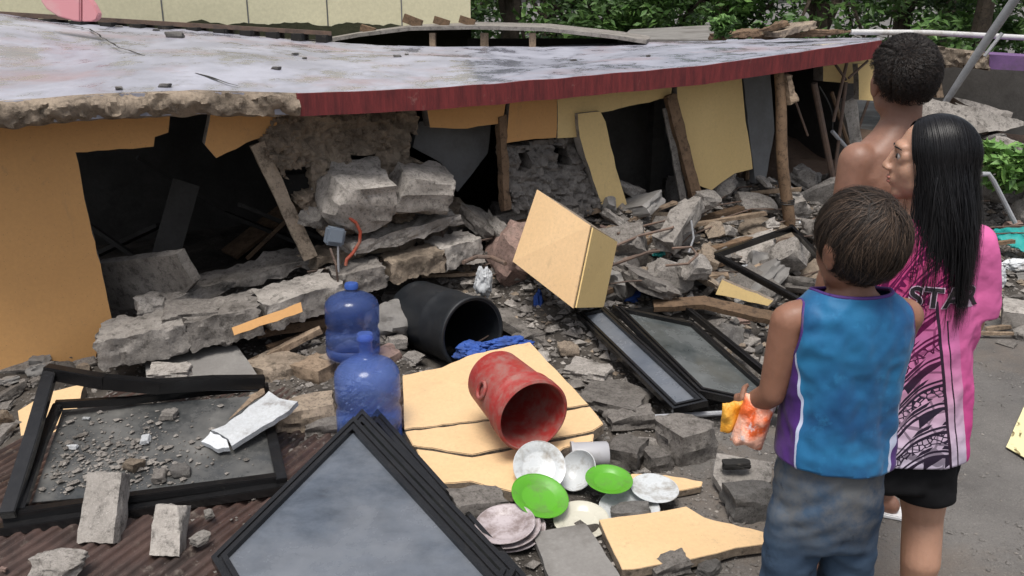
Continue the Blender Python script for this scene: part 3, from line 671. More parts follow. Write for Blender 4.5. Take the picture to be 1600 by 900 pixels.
for j in range(n2 + 1):
    for i in range(n1 + 1):
        x = 1.6 + 5 * i / n1; y = 5.6 + 3.2 * j / n2; e = min(1, i / 6, (n1 - i) / 6, j / 4); h = (.05 + .55 * j / n2) * e + .07 * fnoise((x, y, 0), 1.7, 2) * e
        mb.v.append((x, y, h - .03))
for j in range(n2):
    for i in range(n1):
        q = j * (n1 + 1) + i; mb.f.append((q, q + 1, q + n1 + 2, q + n1 + 1))
obj('earth_bank', mb, nb, kind='structure', smooth=True, fix=False)
obj('slanting_pole', MB().tube([D(1476, 162, 7.6), D(1530, 80, 7.4), D(1592, -10, 7.2), D(1640, -80, 7.0)], [.026, .034, .036, .036], 12), M['steel'], label='grey steel pole slanting up at the top right', cat='pole', smooth=40)
obj('thin_stake', MB().tube([D(1538, 88, 7.9), D(1566, 52, 7.9)], .016, 8), M['steel'], label='short thin grey stake beside the slanting pole', cat='stake', smooth=40)
obj('horizontal_pipe', MB().tube([D(1330, 50, 9.0), D(1450, 51, 8.9), D(1620, 60, 8.8)], .026, 10), M['pipe_white'], label='long pale pipe running level behind the man', cat='pipe', smooth=40)
bush('leafy_plant', 'green leafy plant growing right of the long-haired girl', D(1572, 296, 6.3), .20, 420, 3, 'leaf_light', size=.055)
# ------------------------------------------------------------------ chunk shapes
def chunk_mb(seed, dims=(1, .8, .6), n=6, cuts=7, rough=.05):
    rnd = random.Random(seed); bm = bmesh.new(); bmesh.ops.create_cube(bm, size=1); bmesh.ops.subdivide_edges(bm, edges=bm.edges[:], cuts=n, use_grid_fill=True)
    pl = []
    for _ in range(cuts):
        v = Vector((rnd.gauss(0, 1), rnd.gauss(0, 1), rnd.gauss(0, 1))).normalized(); sup = (abs(v.x) + abs(v.y) + abs(v.z)) / 2; pl.append((v, sup * rnd.uniform(.62, .88)))
    for v in bm.verts:
        for nn, d in pl:
            q = v.co.dot(nn)
            if q > d: v.co -= nn * (q - d)
    mb = MB()
    for v in bm.verts:
        c = v.co.copy(); c += c.normalized() * (rough * 1.6 * fnoise(c, 2.2, seed * 1.7) + rough * fnoise(c, 6, seed * .9)); mb.v.append((c.x * dims[0], c.y * dims[1], c.z * dims[2]))
    mb.f = [tuple(v.index for v in f.verts) for f in bm.faces]; bm.free(); return mb
POOL = {}
for mt in ('concrete', 'concrete_pale', 'concrete_tan', 'concrete_wet', 'slab_smooth', 'brick_pink'):
    POOL[mt] = []
    for k in range(5):
        dims = [(1, .8, .62), (1, .7, .45), (1, .85, .28), (1, .6, .2), (1, .9, .75)][k]
        POOL[mt].append(mesh('chunk_' + mt, chunk_mb(k * 13 + len(mt), dims, 6, 8 if k < 2 or k == 4 else 5, .06 if k != 3 else .04), M[mt], 32))
EXC = []       # (x, y, r) where loose chunks must not land
def chunk(name, label, x0, y0, x1, y1, mt, k, rz=0., tilt=(0, 0), cat='concrete chunk', group=None, sink=.12, dz=0.0, plane=None, sz=None):
    """one hand-placed chunk whose picture box is about x0..x1, y0..y1"""
    cx = (x0 + x1) / 2; p = GH(cx, y1 - (y1 - y0) * .22, dz) if plane is None else Wp(cx, (y0 + y1) / 2, plane)
    de = proj(p)[2]; w = (x1 - x0) / F * de; dims = [(1, .8, .62), (1, .7, .45), (1, .85, .28), (1, .6, .2), (1, .9, .75)][k]
    o = bpy.data.objects.new(name, POOL[mt][k]); COL.objects.link(o); s = w / max(.75, abs(math.cos(rz)) + .7 * abs(math.sin(rz)) * .8)
    h = (y1 - y0) / F * de
    o.scale = (s, s, s if sz is None else sz); o.rotation_euler = (tilt[0], tilt[1], rz)
    zz = dims[2] * o.scale[2] * (.5 - sink); o.location = p + Vector((0, 0, zz if plane is None else 0)); EXC.append((p.x, p.y, w * .45)); ORG[o] = o.location.copy()
    return tag(o, label, cat, group)
def plane3(a):
    p = [G(*q) for q in a]; n = (p[1] - p[0]).cross(p[2] - p[0]).normalized()
    if n.z < 0: n = -n
    return p[0], n
def plate(name, poly, anchors, th, mat, parent=None, amp=1.0, step=14, seed=0, skip=(), mb_only=False, bevel=0.0, **kw):
    """flat broken piece: outline on the plane through three (x, y, z) anchors, with real thickness"""
    o_, n = plane3(anchors); pts = [PL(x, y, o_, n) for x, y in rag(poly, amp, step, seed, skip)]
    mb = MB().prism(pts, -n * th)
    if mb_only: return mb
    o = obj(name, mb, M[mat], parent, bevel=bevel, **kw)
    return core_faces(o, n, 'concrete_tan') if mat in ('orange', 'yellow', 'peach') else o
def exc_px(poly, z=.05, r=.1, step=40):
    xs = [p[0] for p in poly]; ys = [p[1] for p in poly]
    for x in range(int(min(xs)), int(max(xs)) + 1, step):
        for y in range(int(min(ys)), int(max(ys)) + 1, step // 2):
            if inside(x, y, poly): q = G(x, y, z); EXC.append((q.x, q.y, r))
# ------------------------------------------------------------------ fallen floor beam with rebar
bmth = thing('fallen_floor_beam', 'long broken concrete floor beam with bare rebar lying under the dark opening', 'concrete beam', tuple(G(430, 520, .05)))
def gp(x, y, z): return G(x, y, z)
b0_, b1_ = gp(165, 540, .20), gp(735, 385, .46); bd = (b1_ - b0_).normalized(); bn = bd.cross(Vector((0, 0, 1))).normalized(); bn = bn if bn.y < 0 else -bn
bn = (bn + Vector((0, 0, .7))).normalized()
def onb(x, y, off=0.0): return PL(x, y, b0_ + bn * off, bn)
LOW = [(150, 560), (280, 558), (400, 538), (480, 506), (590, 456), (738, 402)]; HIG = [(150, 536), (178, 524), (300, 488), (400, 462), (480, 436), (600, 402), (738, 366)]
def strip(x0, x1, drop=0): return [(x, interp(x, HIG)) for x in (x0, (x0 * 2 + x1) / 3, (x0 + 2 * x1) / 3, x1)] + [(x, interp(x, LOW) - drop) for x in (x1, (x0 + 2 * x1) / 3, (x0 * 2 + x1) / 3, x0)]
for k, (a, b, w, h, mt) in enumerate([((158, 541, .22), (296, 512, .27), .30, .14, 'concrete_pale'), ((292, 511, .275), (404, 486, .315), .30, .145, 'concrete'), ((402, 486, .315), (522, 450, .36), .28, .13, 'concrete_pale'), ((520, 440, .385), (596, 424, .41), .22, .12, 'concrete'), ((602, 420, .415), (684, 400, .445), .2, .11, 'concrete_tan'), ((678, 399, .445), (738, 383, .465), .22, .13, 'concrete_pale')]):
    obj('beam_piece', plank_box(gp(*a), gp(*b), w, h, k + 2, .014, 30, 8, sc=16), M[mt], bmth, smooth=32)
for k, (a, b, w, h, mt) in enumerate([((250, 466, .34), (490, 396, .44), .26, .05, 'concrete'), ((480, 404, .45), (640, 372, .49), .2, .05, 'concrete_tan')]):
    obj('slab_top', plank_box(gp(*a), gp(*b), w, h, k + 2, .03, 26, 7, sc=8), M[mt], bmth, smooth=32)
for k in range(9):
    x = 200 + 58 * k; o2 = chunk_mb(k + 40, (.11, .09, .06), 5, 6, .06); c_ = onb(x + 8, interp(x, HIG) - 4, -.10); mz = Matrix.Rotation(k * 1.3, 3, 'Z') @ Matrix.Rotation(.3 * (k % 3), 3, 'X'); o2.v = [tuple(c_ + mz @ Vector(v)) for v in o2.v]; obj('broken_lump', o2, M[('concrete_pale', 'concrete', 'concrete_tan')[k % 3]], bmth, smooth=32)
for k, pts in enumerate([[(300, 462, .34), (420, 428, .40), (540, 398, .44), (700, 352, .52)], [(330, 474, .32), (470, 440, .36), (600, 405, .42), (770, 372, .5)], [(180, 540, .25), (300, 508, .3), (400, 478, .33), (520, 440, .4)], [(520, 430, .42), (640, 395, .46), (720, 372, .5), (800, 366, .5)], [(480, 425, .40), (580, 408, .43), (690, 385, .47)]]):
    obj('rebar', MB().tube([gp(*p) for p in pts], .006, 6), M['rust'], bmth, smooth=40)
for x, y0_, y1_ in ((600, 318, 400), (626, 350, 408), (695, 335, 402), (528, 388, 440)):
    obj('stirrup', MB().tube([gp(x, y1_, .42), gp(x - 3, (y0_ + y1_) / 2, .52), gp(x - 12, y0_, .6)], .006, 6), M['rust'], bmth, smooth=40)
plate('orange_render', [(362, 512), (470, 472), (473, 487), (366, 524)], [(362, 516, .31), (470, 480, .36), (366, 530, .27)], .02, 'orange', bmth)
exc_px([(160, 560), (250, 470), (500, 390), (740, 360), (740, 400), (500, 480), (250, 560)], .2, .16)
exc_px([(370, 480), (530, 440), (560, 520), (400, 600)], .1, .12, 24)
exc_px([(160, 640), (250, 560), (500, 480), (600, 450), (600, 480), (400, 600)], .05, .1)
plate('tilted_wall_slab', [(160, 405), (288, 388), (314, 434), (286, 470), (170, 478)], [(160, 440, .35), (288, 388, .62), (280, 470, .3)], .06, 'concrete', label='grey wall slab tilted inside the dark opening', cat='wall slab', seed=4)
chunk('broken_concrete_chunk', 'crumbly pale chunk inside the opening above the beam', 215, 440, 300, 500, 'concrete_pale', 1, .4, dz=.2)
chunk('broken_concrete_chunk', 'grey chunk wedged at the edge of the tall orange wall', 165, 495, 225, 545, 'concrete_pale', 0, 1.1, dz=.12)
chunk('broken_concrete_chunk', 'flat rubble chunk lying on the left of the floor beam', 255, 465, 345, 508, 'concrete', 2, .2, dz=.22)
plate('grey_floor_slab', [(225, 545), (370, 540), (402, 586), (230, 600)], [(225, 545, .16), (370, 540, .18), (402, 586, .14)], .05, 'slab_smooth', label='smooth grey slab below the floor beam behind the bent frame', cat='floor slab')
chunk('broken_concrete_chunk', 'small chunk on the smooth grey slab behind the bent frame', 235, 570, 300, 592, 'concrete_pale', 2, .2, dz=.14)
chunk('plaster_scrap', 'white plaster scrap hanging off the floor beam end', 346, 512, 366, 544, 'concrete_pale', 1, .9, dz=.12)
# lumps on the bare masonry
chunk('wall_lump', 'large lump of broken wall left of the twin lumps', 494, 268, 612, 348, 'concrete_pale', 4, .5, (.3, 0), cat='wall lump', plane=.20)
chunk('wall_lump', 'large lump of broken wall right of the twin lumps', 598, 254, 716, 342, 'concrete_pale', 0, .45, (.3, .1), cat='wall lump', plane=.22)
chunk('wall_lump', 'small whitish lump beside the grey meter box', 476, 306, 512, 372, 'concrete_pale', 4, 1.2, (.2, .2), cat='wall lump', plane=.14)
chunk('wall_lump', 'dark lump wedged below the left large lump', 508, 318, 548, 346, 'concrete_tan', 0, .2, cat='wall lump', plane=.22)
# meter box with cord
mt_ = thing('meter_box', 'grey blue electric meter box hanging with an orange cord', 'meter box', tuple(Wp(525, 395, .36)))
fr = Matrix((FD, -FN, Vector((0, 0, 1)))).transposed() @ Matrix.Rotation(R(14), 3, 'Y')
obj('case', MB().box(Wp(523, 369, .30), (.098, .06, .095), fr), M['meter_grey'], mt_, bevel=.01); obj('lid', MB().box(Wp(525, 368, .34), (.08, .02, .078), fr), M['meter_grey'], mt_, bevel=.006)
cpts = [(545, 340), (556, 348), (563, 362), (562, 378), (552, 395), (542, 405), (540, 415)]
obj('cord', MB().tube([Wp(x, y, .34) for x, y in cpts], .009, 8), M['orange_cord'], mt_, smooth=40)
obj('stub_pipe', MB().tube([Wp(528, 384, .33), Wp(529, 425, .36)], .006, 8), M['steel'], mt_, smooth=40)
# ------------------------------------------------------------------ big orange corner block
ob = thing('orange_wall_block', 'fallen block of orange and yellow rendered wall corner', 'wall block', tuple(G(880, 480, .12)))
F1 = [(841, 297), (924, 353), (897, 482), (803, 409)]; p_, n_ = D(880, 400, 0), None
c0 = D(841, 297, 4.62); c1 = D(924, 353, 4.28); c2 = D(897, 482, 4.18); c3 = D(803, 409, 4.52)
s1 = D(963, 376, 4.55); s2 = D(941, 481, 4.45); bv = s1 - c1; b0 = c0 + bv; b3 = c3 + bv
def slabface(pts, nout, th): return MB().prism([Vector(p) for p in pts], nout * th)
core = MB().add([c0, c1, c2, c3, b0, s1, s2, b3], [(0, 1, 2, 3), (4, 7, 6, 5), (0, 4, 5, 1), (1, 5, 6, 2), (2, 6, 7, 3), (3, 7, 4, 0)]); obj('masonry_core', core, M['concrete_tan'], ob, bevel=.006)
nf = (c1 - c0).cross(c3 - c0).normalized(); nf = nf if nf.y < 0 else -nf; ns = (s1 - c1).cross(c2 - c1).normalized(); ns = ns if ns.y < 0 else -ns
def shrink(q, k=.985): c = sum(q, Vector()) / len(q); return [c + (p - c) * k for p in q]
obj('orange_face', slabface([p + nf * .002 for p in [c0, c1, c2, c3]], nf, .008), M['peach'], ob); obj('yellow_face', slabface([p + ns * .002 for p in shrink([c1, s1, s2, c2], .97)], ns, .008), M['yellow'], ob)
EXC.append((.25, 4.5, .3)); EXC.append((.45, 4.4, .25))
# ------------------------------------------------------------------ jugs, barrel, bucket
def jug(label, x, ybase, dz, s=1.0, rot=0, lean=(0, 0), neck=True, mat='blue_jug'):
    b = GH(x, ybase, dz) if dz is not None else G(x, ybase, 0); t = thing('water_jug', label, 'water jug', tuple(b), rot, 'big blue water jugs'); t.rotation_euler = (lean[0], lean[1], rot)
    pr = [(.0, 0), (.115, 0), (.13, .012), (.135, .03), (.135, .055), (.128, .065), (.135, .078), (.135, .15), (.127, .165), (.127, .19), (.135, .205), (.135, .30), (.13, .325), (.11, .352), (.075, .372), (.04, .384), (.03, .392), (.028, .41), (.028, .455), (.031, .458), (.031, .47), (.0, .47)]
    if not neck: pr = [(r, .88 * (z if z < .385 else .384 + (z - .384) * .3)) for r, z in pr]
    obj('jug_body', MB().lathe([(r * s, z * s) for r, z in pr], seg=48), M[mat], t, raw=True, smooth=50)
    zc = (.462 if neck else .355) * s
    obj('bottle_cap', MB().lathe([(0, zc), (.034 * s, zc), (.034 * s, zc + .02), (.03 * s, zc + .026), (0, zc + .026)], seg=24), M['blue_cloth'] if not neck else M['blue_jug'], t, raw=True, smooth=40)
    EXC.append((b.x, b.y, .16)); return t
jug('blue water jug standing upright in front, behind the big fallen window', 579, 690, .0, 1.0)
jug('blue water jug standing on brown timbers under the beam', 552, 556, .07, .95, 1.2, (0, R(3)), False, 'blue_jug_dark')
bt = thing('black_barrel', 'black plastic barrel lying on its side with the open end facing the street', 'barrel', tuple(G(735, 572, .03)))
mc = G(738, 521, .20); ax = Vector((-.62, .77, -.06)).normalized(); r_ = .185
obj('barrel_shell', MB().lathe([(r_ * .92, .0), (r_ * 1.0, -.004), (r_ * 1.03, .008), (r_ * 1.03, .02), (r_ * .99, .03), (r_ * .985, .2), (r_ * 1.0, .21), (r_ * 1.0, .225), (r_ * .99, .235), (r_ * .98, .50), (r_ * .93, .53), (0, .53)], mc, ax, 48), M['barrel'], bt, smooth=50)
obj('barrel_inside', MB().lathe([(r_ * .93, .0), (r_ * .93, .3), (r_ * .9, .51), (0, .51)], mc, ax, 48), M['barrel'], bt, smooth=50)
obj('rim', MB().tube([mc + Vector(q) for q in [(Vector((0, 0, 1)).rotation_difference(ax).to_matrix() @ Vector((r_ * math.cos(a_), r_ * math.sin(a_), 0))) for a_ in [2 * math.pi * k / 40 for k in range(41)]]], .009, 8), M['barrel'], bt, smooth=50)
for q in (.1, .35): EXC.append((mc.x + ax.x * q, mc.y + ax.y * q, .2))
def cloth(name, poly, anchors, amp, mat, label, seed=0, th=.012, cat='cloth', res=3, sc=9):
    o_, n = plane3(anchors); return rough_panel(name, poly, lambda x, y: PL(x, y, o_, n), n, M[mat], None, amp * 1.6, th, res, seed=seed, sc=sc, label=label, cat=cat, soft=3)
def crumple(name, px, py, z, dims, rz, mat, label, seed=0, cat='cloth', amp=.35):
    """a crumpled lump of cloth or plastic: folded closed surface resting at its place"""
    c = G(px, py, z); mb = MB().ell((0, 0, 0), (1, 1, 1), seg=64, rings=36); m = Matrix.Rotation(rz, 3, 'Z'); vs = []
    for v in mb.v:
        v = Vector(v); r = 1 + amp * fnoise(v, 1.3, seed, 2) - amp * .9 * abs(fnoise(v, 2.6, seed + 4, 3)) + .15 * amp * fnoise(v, 8, seed, 2); v = v * max(.25, r); vs.append(tuple(c + m @ Vector((v.x * dims[0], v.y * dims[1], v.z * dims[2]))))
    mb.v = vs; return obj(name, mb, M[mat], label=label, cat=cat, smooth=50)
crumple('blue_cloth', 742, 548, .13, (.10, .07, .05), .3, 'blue_cloth', 'crumpled blue cloth in the mouth of the black barrel', 2)
crumple('blue_cloth', 795, 537, .17, (.13, .05, .035), .25, 'blue_cloth', 'blue cloth strip on the far edge of the yellow slab', 5)
crumple('blue_tarp_scrap', 970, 463, .2, (.12, .06, .05), .1, 'blue_cloth', 'blue tarp scrap right of the orange wall block', 3)
crumple('blue_tarp_scrap', 841, 480, .22, (.028, .03, .10), .1, 'blue_cloth', 'narrow blue scrap hanging left of the orange wall block', 4)
crumple('blue_tarp_scrap', 884, 511, .12, (.07, .05, .03), .1, 'blue_cloth', 'small blue rag below the orange wall block', 6)
bk = thing('red_bucket', 'dusty red plastic bucket lying on the cracked yellow slab', 'bucket', tuple(G(830, 690, .14)))
bm_, bb = G(833, 650, .285), G(771, 588, .31); ax = (bb - bm_).normalized(); Lb = .35; R1, R0 = .142, .124
obj('bucket_wall', MB().lathe([(R1 * .965, .0), (R1, -.004), (R1 * 1.06, .002), (R1 * 1.06, .045), (R1 * 1.0, .05), (R1 * 1.0, .075), (R1 * 1.035, .08), (R1 * 1.035, .09), (R1 * .975, .094), (R0, Lb - .01), (R0 * .96, Lb), (R0 * .9, Lb - .012), (0, Lb - .012)], bm_, ax, 56), M['red_bucket'], bk, smooth=50)
obj('bucket_inside', MB().lathe([(R1 * .968, .0), (R1 * .95, .05), (R0 * .965, Lb - .03), (0, Lb - .02)], bm_, ax, 56), M['red_bucket'], bk, smooth=50)
q = Vector((0, 0, 1)).rotation_difference(ax).to_matrix(); ec = G(767, 604, .335)
lug = bm_ + ax * .19; vd = (CAM - lug).normalized(); vl = (G(760, 600, .33) - lug); vl = (vl - ax * vl.dot(ax)).normalized(); ctr = lug + vl * (R1 * .93)
t2 = ax.cross(vl).normalized()
obj('handle_lug', MB().tube([ctr + vl * .008 + t2 * .034 * math.cos(a_) + ax * .026 * math.sin(a_) for a_ in [2 * math.pi * k / 20 for k in range(21)]], .008, 8), M['red_bucket'], bk, smooth=50)
EXC.append((bm_.x, bm_.y, .2)); EXC.append((bb.x, bb.y, .2))
# cracked yellow slab of three pieces
YA = [(628, 588, .13), (828, 535, .19), (672, 757, .065)]
ys = thing('cracked_yellow_slab', 'large cracked yellow wall slab lying under the red bucket', 'wall slab', tuple(G(780, 700, 0)))
plate('slab_piece', [(629, 586), (690, 574), (730, 556), (828, 534), (848, 556), (920, 632), (780, 653), (632, 671)], YA, .05, 'peach', ys, .9, 12, 1, bevel=.003)
plate('slab_piece', [(633, 674), (780, 656), (922, 635), (943, 662), (926, 673), (738, 710), (650, 697), (645, 696)], YA, .05, 'peach', ys, .9, 12, 2, bevel=.003)
plate('slab_piece', [(650, 701), (738, 714), (928, 677), (926, 690), (880, 700), (840, 740), (800, 768), (735, 752), (672, 756)], YA, .05, 'peach', ys, .9, 12, 3, bevel=.003)
exc_px([(629, 586), (828, 534), (943, 662), (800, 768), (672, 757)], .1, .12)
# brown timbers / stone block below the jug
tb = thing('brown_block_pile', 'stack of brown stone blocks carrying the rear blue jug', 'block pile', tuple(G(500, 610, 0)))
for k, (a, b, w, h, mt) in enumerate([((425, 595, .07), (440, 572, .08), .22, .15, 'concrete_tan'), ((480, 605, .07), (512, 560, .08), .21, .15, 'wood_pale'), ((540, 590, .08), (560, 552, .10), .2, .16, 'concrete_tan'), ((590, 585, .08), (612, 560, .08), .12, .15, 'brick_pink')]):
    pc = (gp(*a) + gp(*b)) / 2; cmb = chunk_mb(20 + k, (w * 1.05, .24, h * .95), 8, 4, .035); rz = Matrix.Rotation(-.5, 3, 'Z'); cmb.v = [tuple(pc + rz @ Vector(v)) for v in cmb.v]; obj('block', cmb, M[mt], tb, smooth=32)
for p in ((440, 575), (500, 580), (560, 575)): q = G(*p, .05); EXC.append((q.x, q.y, .15))
for k, (pts, r, mt, lab) in enumerate([([(390, 570, .10), (500, 516, .22)], .02, 'wood_pale', 'thin pale stick slanting under the floor beam'), ([(400, 520, .2), (520, 500, .2)], .03, 'wood', 'dark round timber under the floor beam'), ([(420, 545, .14), (530, 505, .16)], .02, 'wood', 'dark stick below the round timber under the floor beam')]):
    obj('loose_stick', plank_box(gp(*pts[0]), gp(*pts[1]), r * 2, r * 1.6, k, .006), M[mt], label=lab, cat='stick')
obj('pale_beam', plank_box(gp(600, 463, .2), gp(772, 462, .2), .08, .05, 2, .008), M['concrete_pale'], label='pale straight beam lying behind the black barrel', cat='beam')
obj('bent_pipe', MB().tube([gp(x, y, .45) for x, y in [(724, 410), (745, 401), (768, 402), (790, 412)]], .012, 8), M['rust'], label='bent brownish pipe behind the black barrel', cat='pipe', smooth=40)
crumple('white_rag', 755, 440, .36, (.05, .05, .09), .2, 'white_plaster', 'white crumpled rag above the black barrel', 6)
plate('concrete_strip', [(778, 482), (800, 480), (880, 520), (900, 545), (880, 548), (820, 520), (782, 500)], [(778, 490, .22), (880, 520, .14), (820, 520, .17)], .05, 'concrete', label='narrow grey concrete strip between the barrel and the fallen windows', cat='concrete strip')
# ------------------------------------------------------------------ fallen windows
def window(name, label, C4, bw, th, pane, parent=None, pane_off=.4, bend=0, ridge=True):
    """C4: four outer corners (world). Two rails, two stiles, each with a raised lip, and a pane."""
    C4 = [Vector(c) for c in C4]; c = sum(C4, Vector()) / 4; n = (C4[1] - C4[0]).cross(C4[3] - C4[0]).normalized(); n = n if n.z > 0 else -n
    t = thing(name, label, 'window', (c.x, c.y, min(q.z for q in C4)))
    def inset(w):
        out = []
        for i in range(4):
            a, b = (C4[(i + 1) % 4] - C4[i]).normalized(), (C4[i - 1] - C4[i]).normalized(); s_ = a.cross(b).length; out.append(C4[i] + (a + b) * (w / max(.3, s_)))
        return out
    I = inset(bw); I2 = inset(bw * .38); I3 = inset(bw * .62)
    for i in range(4):
        j = (i + 1) % 4; mb = MB().prism([C4[i], C4[j], I[j], I[i]], -n * th)
        if ridge:
            mb.prism([C4[i] + n * .006, C4[j] + n * .006, I2[j] + n * .006, I2[i] + n * .006], -n * .007); mb.prism([I3[i] + n * .010, I3[j] + n * .010, I[j] + n * .010, I[i] + n * .010], -n * .011)
        obj('frame_rail' if i % 2 == 0 else 'frame_stile', mb, M['black_metal'], t)
    if pane:
        J = inset(bw * .9); obj('pane', MB().prism([p - n * th * pane_off for p in J], -n * .004), M[pane], t)
    for q in (c, (c + C4[0]) / 2, (c + C4[1]) / 2, (c + C4[2]) / 2, (c + C4[3]) / 2): EXC.append((q.x, q.y, .2))
    return t
def quad(a, b, c): a, b, c = G(*a), G(*b), G(*c); return [a, b, b + c - a, c]
window('fallen_window', 'large grey pane window lying in front at the bottom centre', quad((553, 652, .27), (330, 872, .13), (790, 905, .12)), .043, .026, 'pane_pale')
window('fallen_window', 'black frame lying just under the big grey pane window', quad((566, 640, .255), (365, 868, .085), (806, 890, .075)), .042, .024, 'pane_dark')
window('fallen_window', 'lowest black frame sticking out right of the big grey pane window', quad((590, 640, .21), (410, 868, .03), (822, 900, .03)), .042, .022, None)
window('fallen_window', 'dark glazed window lying at the right of the middle pair of fallen windows', quad((958, 478, .30), (1092, 612, .17), (1085, 505, .22)), .034, .026, 'pane_dark')
window('fallen_window', 'narrow dark window lying at the left of the middle pair', quad((900, 490, .24), (1052, 640, .12), (945, 480, .27)), .03, .026, 'pane_pale')
window('fallen_window', 'black frame under the middle pair of fallen windows', quad((905, 492, .19), (1045, 636, .07), (1070, 474, .2)), .034, .022, None)
obj('loose_rod', MB().tube([gp(1015, 652, .06), gp(1135, 645, .08)], .012, 8), M['steel'], label='grey rod lying below the middle fallen windows', cat='rod', smooth=40)
# left bent window
lw = thing('bent_window_frame', 'bent black window frame with mud covered glass on the corrugated sheet', 'window', tuple(G(220, 720, 0)))
def bar3(name, pts, w, h, mat='black_metal'):
    mb = MB(); p = [G(*q) for q in pts]
    for a, b in zip(p, p[1:]): mb.bar(a, b + (b - a).normalized() * w * .3, w, h)
    obj(name, mb, M[mat], lw, bevel=.003)
def pebble(mb, c, s, r):
    b = len(mb.v); mb.v += [(c.x + v[0] * s * r.uniform(.5, 1.2), c.y + v[1] * s * r.uniform(.5, 1.2), c.z + v[2] * s * r.uniform(.3, .8)) for v in ((.2, 0, 1), (1, .2, .1), (.1, 1, 0), (-1, .1, .1), (-.2, -1, 0), (.6, -.8, .4), (0, 0, -1))]
    mb.f += [tuple(i + b for i in f) for f in ((0, 1, 2), (0, 2, 3), (0, 3, 4), (0, 4, 5), (0, 5, 1), (6, 2, 1), (6, 3, 2), (6, 4, 3), (6, 5, 4), (6, 1, 5))]
bar3('frame_stile', [(12, 806, .14), (48, 690, .26), (78, 584, .38)], .05, .035); bar3('frame_rail', [(72, 580, .385), (160, 596, .35), (245, 604, .30), (330, 598, .27), (408, 597, .24)], .045, .055)
bar3('frame_rail', [(240, 612, .28), (330, 606, .25), (402, 606, .22)], .02, .02, 'steel')
bar3('sash_stile', [(30, 800, .13), (66, 690, .22), (90, 636, .27)], .036, .03); bar3('sash_rail', [(86, 632, .28), (200, 626, .25), (320, 612, .22), (412, 604, .19)], .03, .03)
bar3('sash_stile', [(412, 604, .185), (424, 680, .14), (440, 752, .10)], .04, .04); bar3('sash_rail', [(5, 808, .12), (200, 780, .115), (440, 748, .10)], .04, .04); bar3('frame_rail', [(-10, 830, .09), (200, 800, .09), (445, 762, .08)], .04, .035)
plate('pane', [(50, 785), (98, 640), (408, 618), (432, 742), (240, 768)], [(50, 785, .115), (98, 640, .235), (430, 742, .09)], .005, 'pane_dirty', lw, .3, 40, 1)
o_, n_ = plane3([(50, 785, .115), (98, 640, .235), (430, 742, .09)]); rnd = random.Random(11); mb = MB(); mb2 = MB()
for k in range(1100):
    x = rnd.gauss(165, 80); y = rnd.gauss(715, 38)
    if not inside(x, y, [(60, 778), (100, 645), (400, 622), (425, 738), (240, 762)]): continue
    p = PL(x, y, o_, n_); s = .0025 + .011 * rnd.random() ** 4; m_ = Matrix.Rotation(rnd.random() * 6, 3, 'Z') @ Matrix.Rotation(rnd.random() * 2, 3, 'X')
    pebble(mb if k % 3 else mb2, p + n_ * s * .35, s * 1.5, rnd)
obj('grit', mb, M['concrete'], lw, kind='stuff', fix=False); obj('grit_pale', mb2, M['concrete_pale'], lw, kind='stuff', fix=False)
for x, y, s, mt, lab in ((264, 652, .055, 'concrete_pale', 'pinkish white stone on the muddy glass near its far edge'), (113, 700, .035, 'white_plaster', 'white plaster bit at the left on the muddy glass'), (135, 655, .025, 'white_plaster', 'small white bit at the far left corner of the muddy glass'), (228, 689, .05, 'white_plaster', 'flat white plaster flake in the middle of the muddy glass'),
        (210, 731, .06, 'concrete_tan', 'tan stone near the front edge of the muddy glass'), (250, 748, .05, 'concrete', 'grey stone at the front edge of the muddy glass'), (283, 740, .055, 'concrete_wet', 'dark rounded stone on the clear right part of the muddy glass')):
    p = PL(x, y, o_, n_); o = bpy.data.objects.new('loose_stone', POOL[mt][2 if 'fl' in lab else 0] if mt in POOL else mesh('flake', chunk_mb(3, (1, .6, .25)), M[mt], 32)); COL.objects.link(o); o.location = p + n_ * s * .2; o.scale = (s * 1.2,) * 3; o.rotation_euler = (0, 0, x); tag(o, lab, 'stone')
plate('orange_fragment', [(28, 642), (80, 612), (132, 600), (112, 668), (60, 700), (34, 690)], [(28, 642, .06), (132, 600, .1), (60, 700, .03)], .05, 'peach', label='orange wall fragment lying under the left corner of the bent frame', cat='wall fragment', seed=8)
exc_px([(0, 830), (75, 580), (410, 590), (440, 760)], .1, .15)
# white plaster strip across it
WA = [(315, 690, .17), (465, 628, .25), (330, 660, .2)]
wp_ = thing('white_plaster_strip', 'white plaster strip lying across the bent window frame', 'plaster strip', tuple(G(390, 665, .1)))
plate('plaster_piece', [(352, 664), (400, 628), (420, 611), (436, 622), (465, 627), (452, 641), (362, 697), (357, 686), (330, 672)], WA, .022, 'white_plaster', wp_, 1.2, 9, 4)
plate('plaster_piece', [(314, 690), (329, 674), (354, 687), (358, 699), (340, 702)], WA, .020, 'white_plaster', wp_, 1.5, 7, 5)
plate('plaster_crumb', [(262, 692), (286, 685), (310, 691), (300, 699), (272, 700)], [(262, 692, .14), (310, 691, .15), (272, 700, .13)], .015, 'white_plaster', wp_, 1.5, 6, 6)
plate('backing_board', [(300, 668), (330, 648), (402, 612), (412, 604), (414, 614), (350, 660), (315, 684)], [(300, 668, .165), (410, 606, .22), (315, 684, .155)], .02, 'wood_pale', wp_, 1.2, 9, 7)
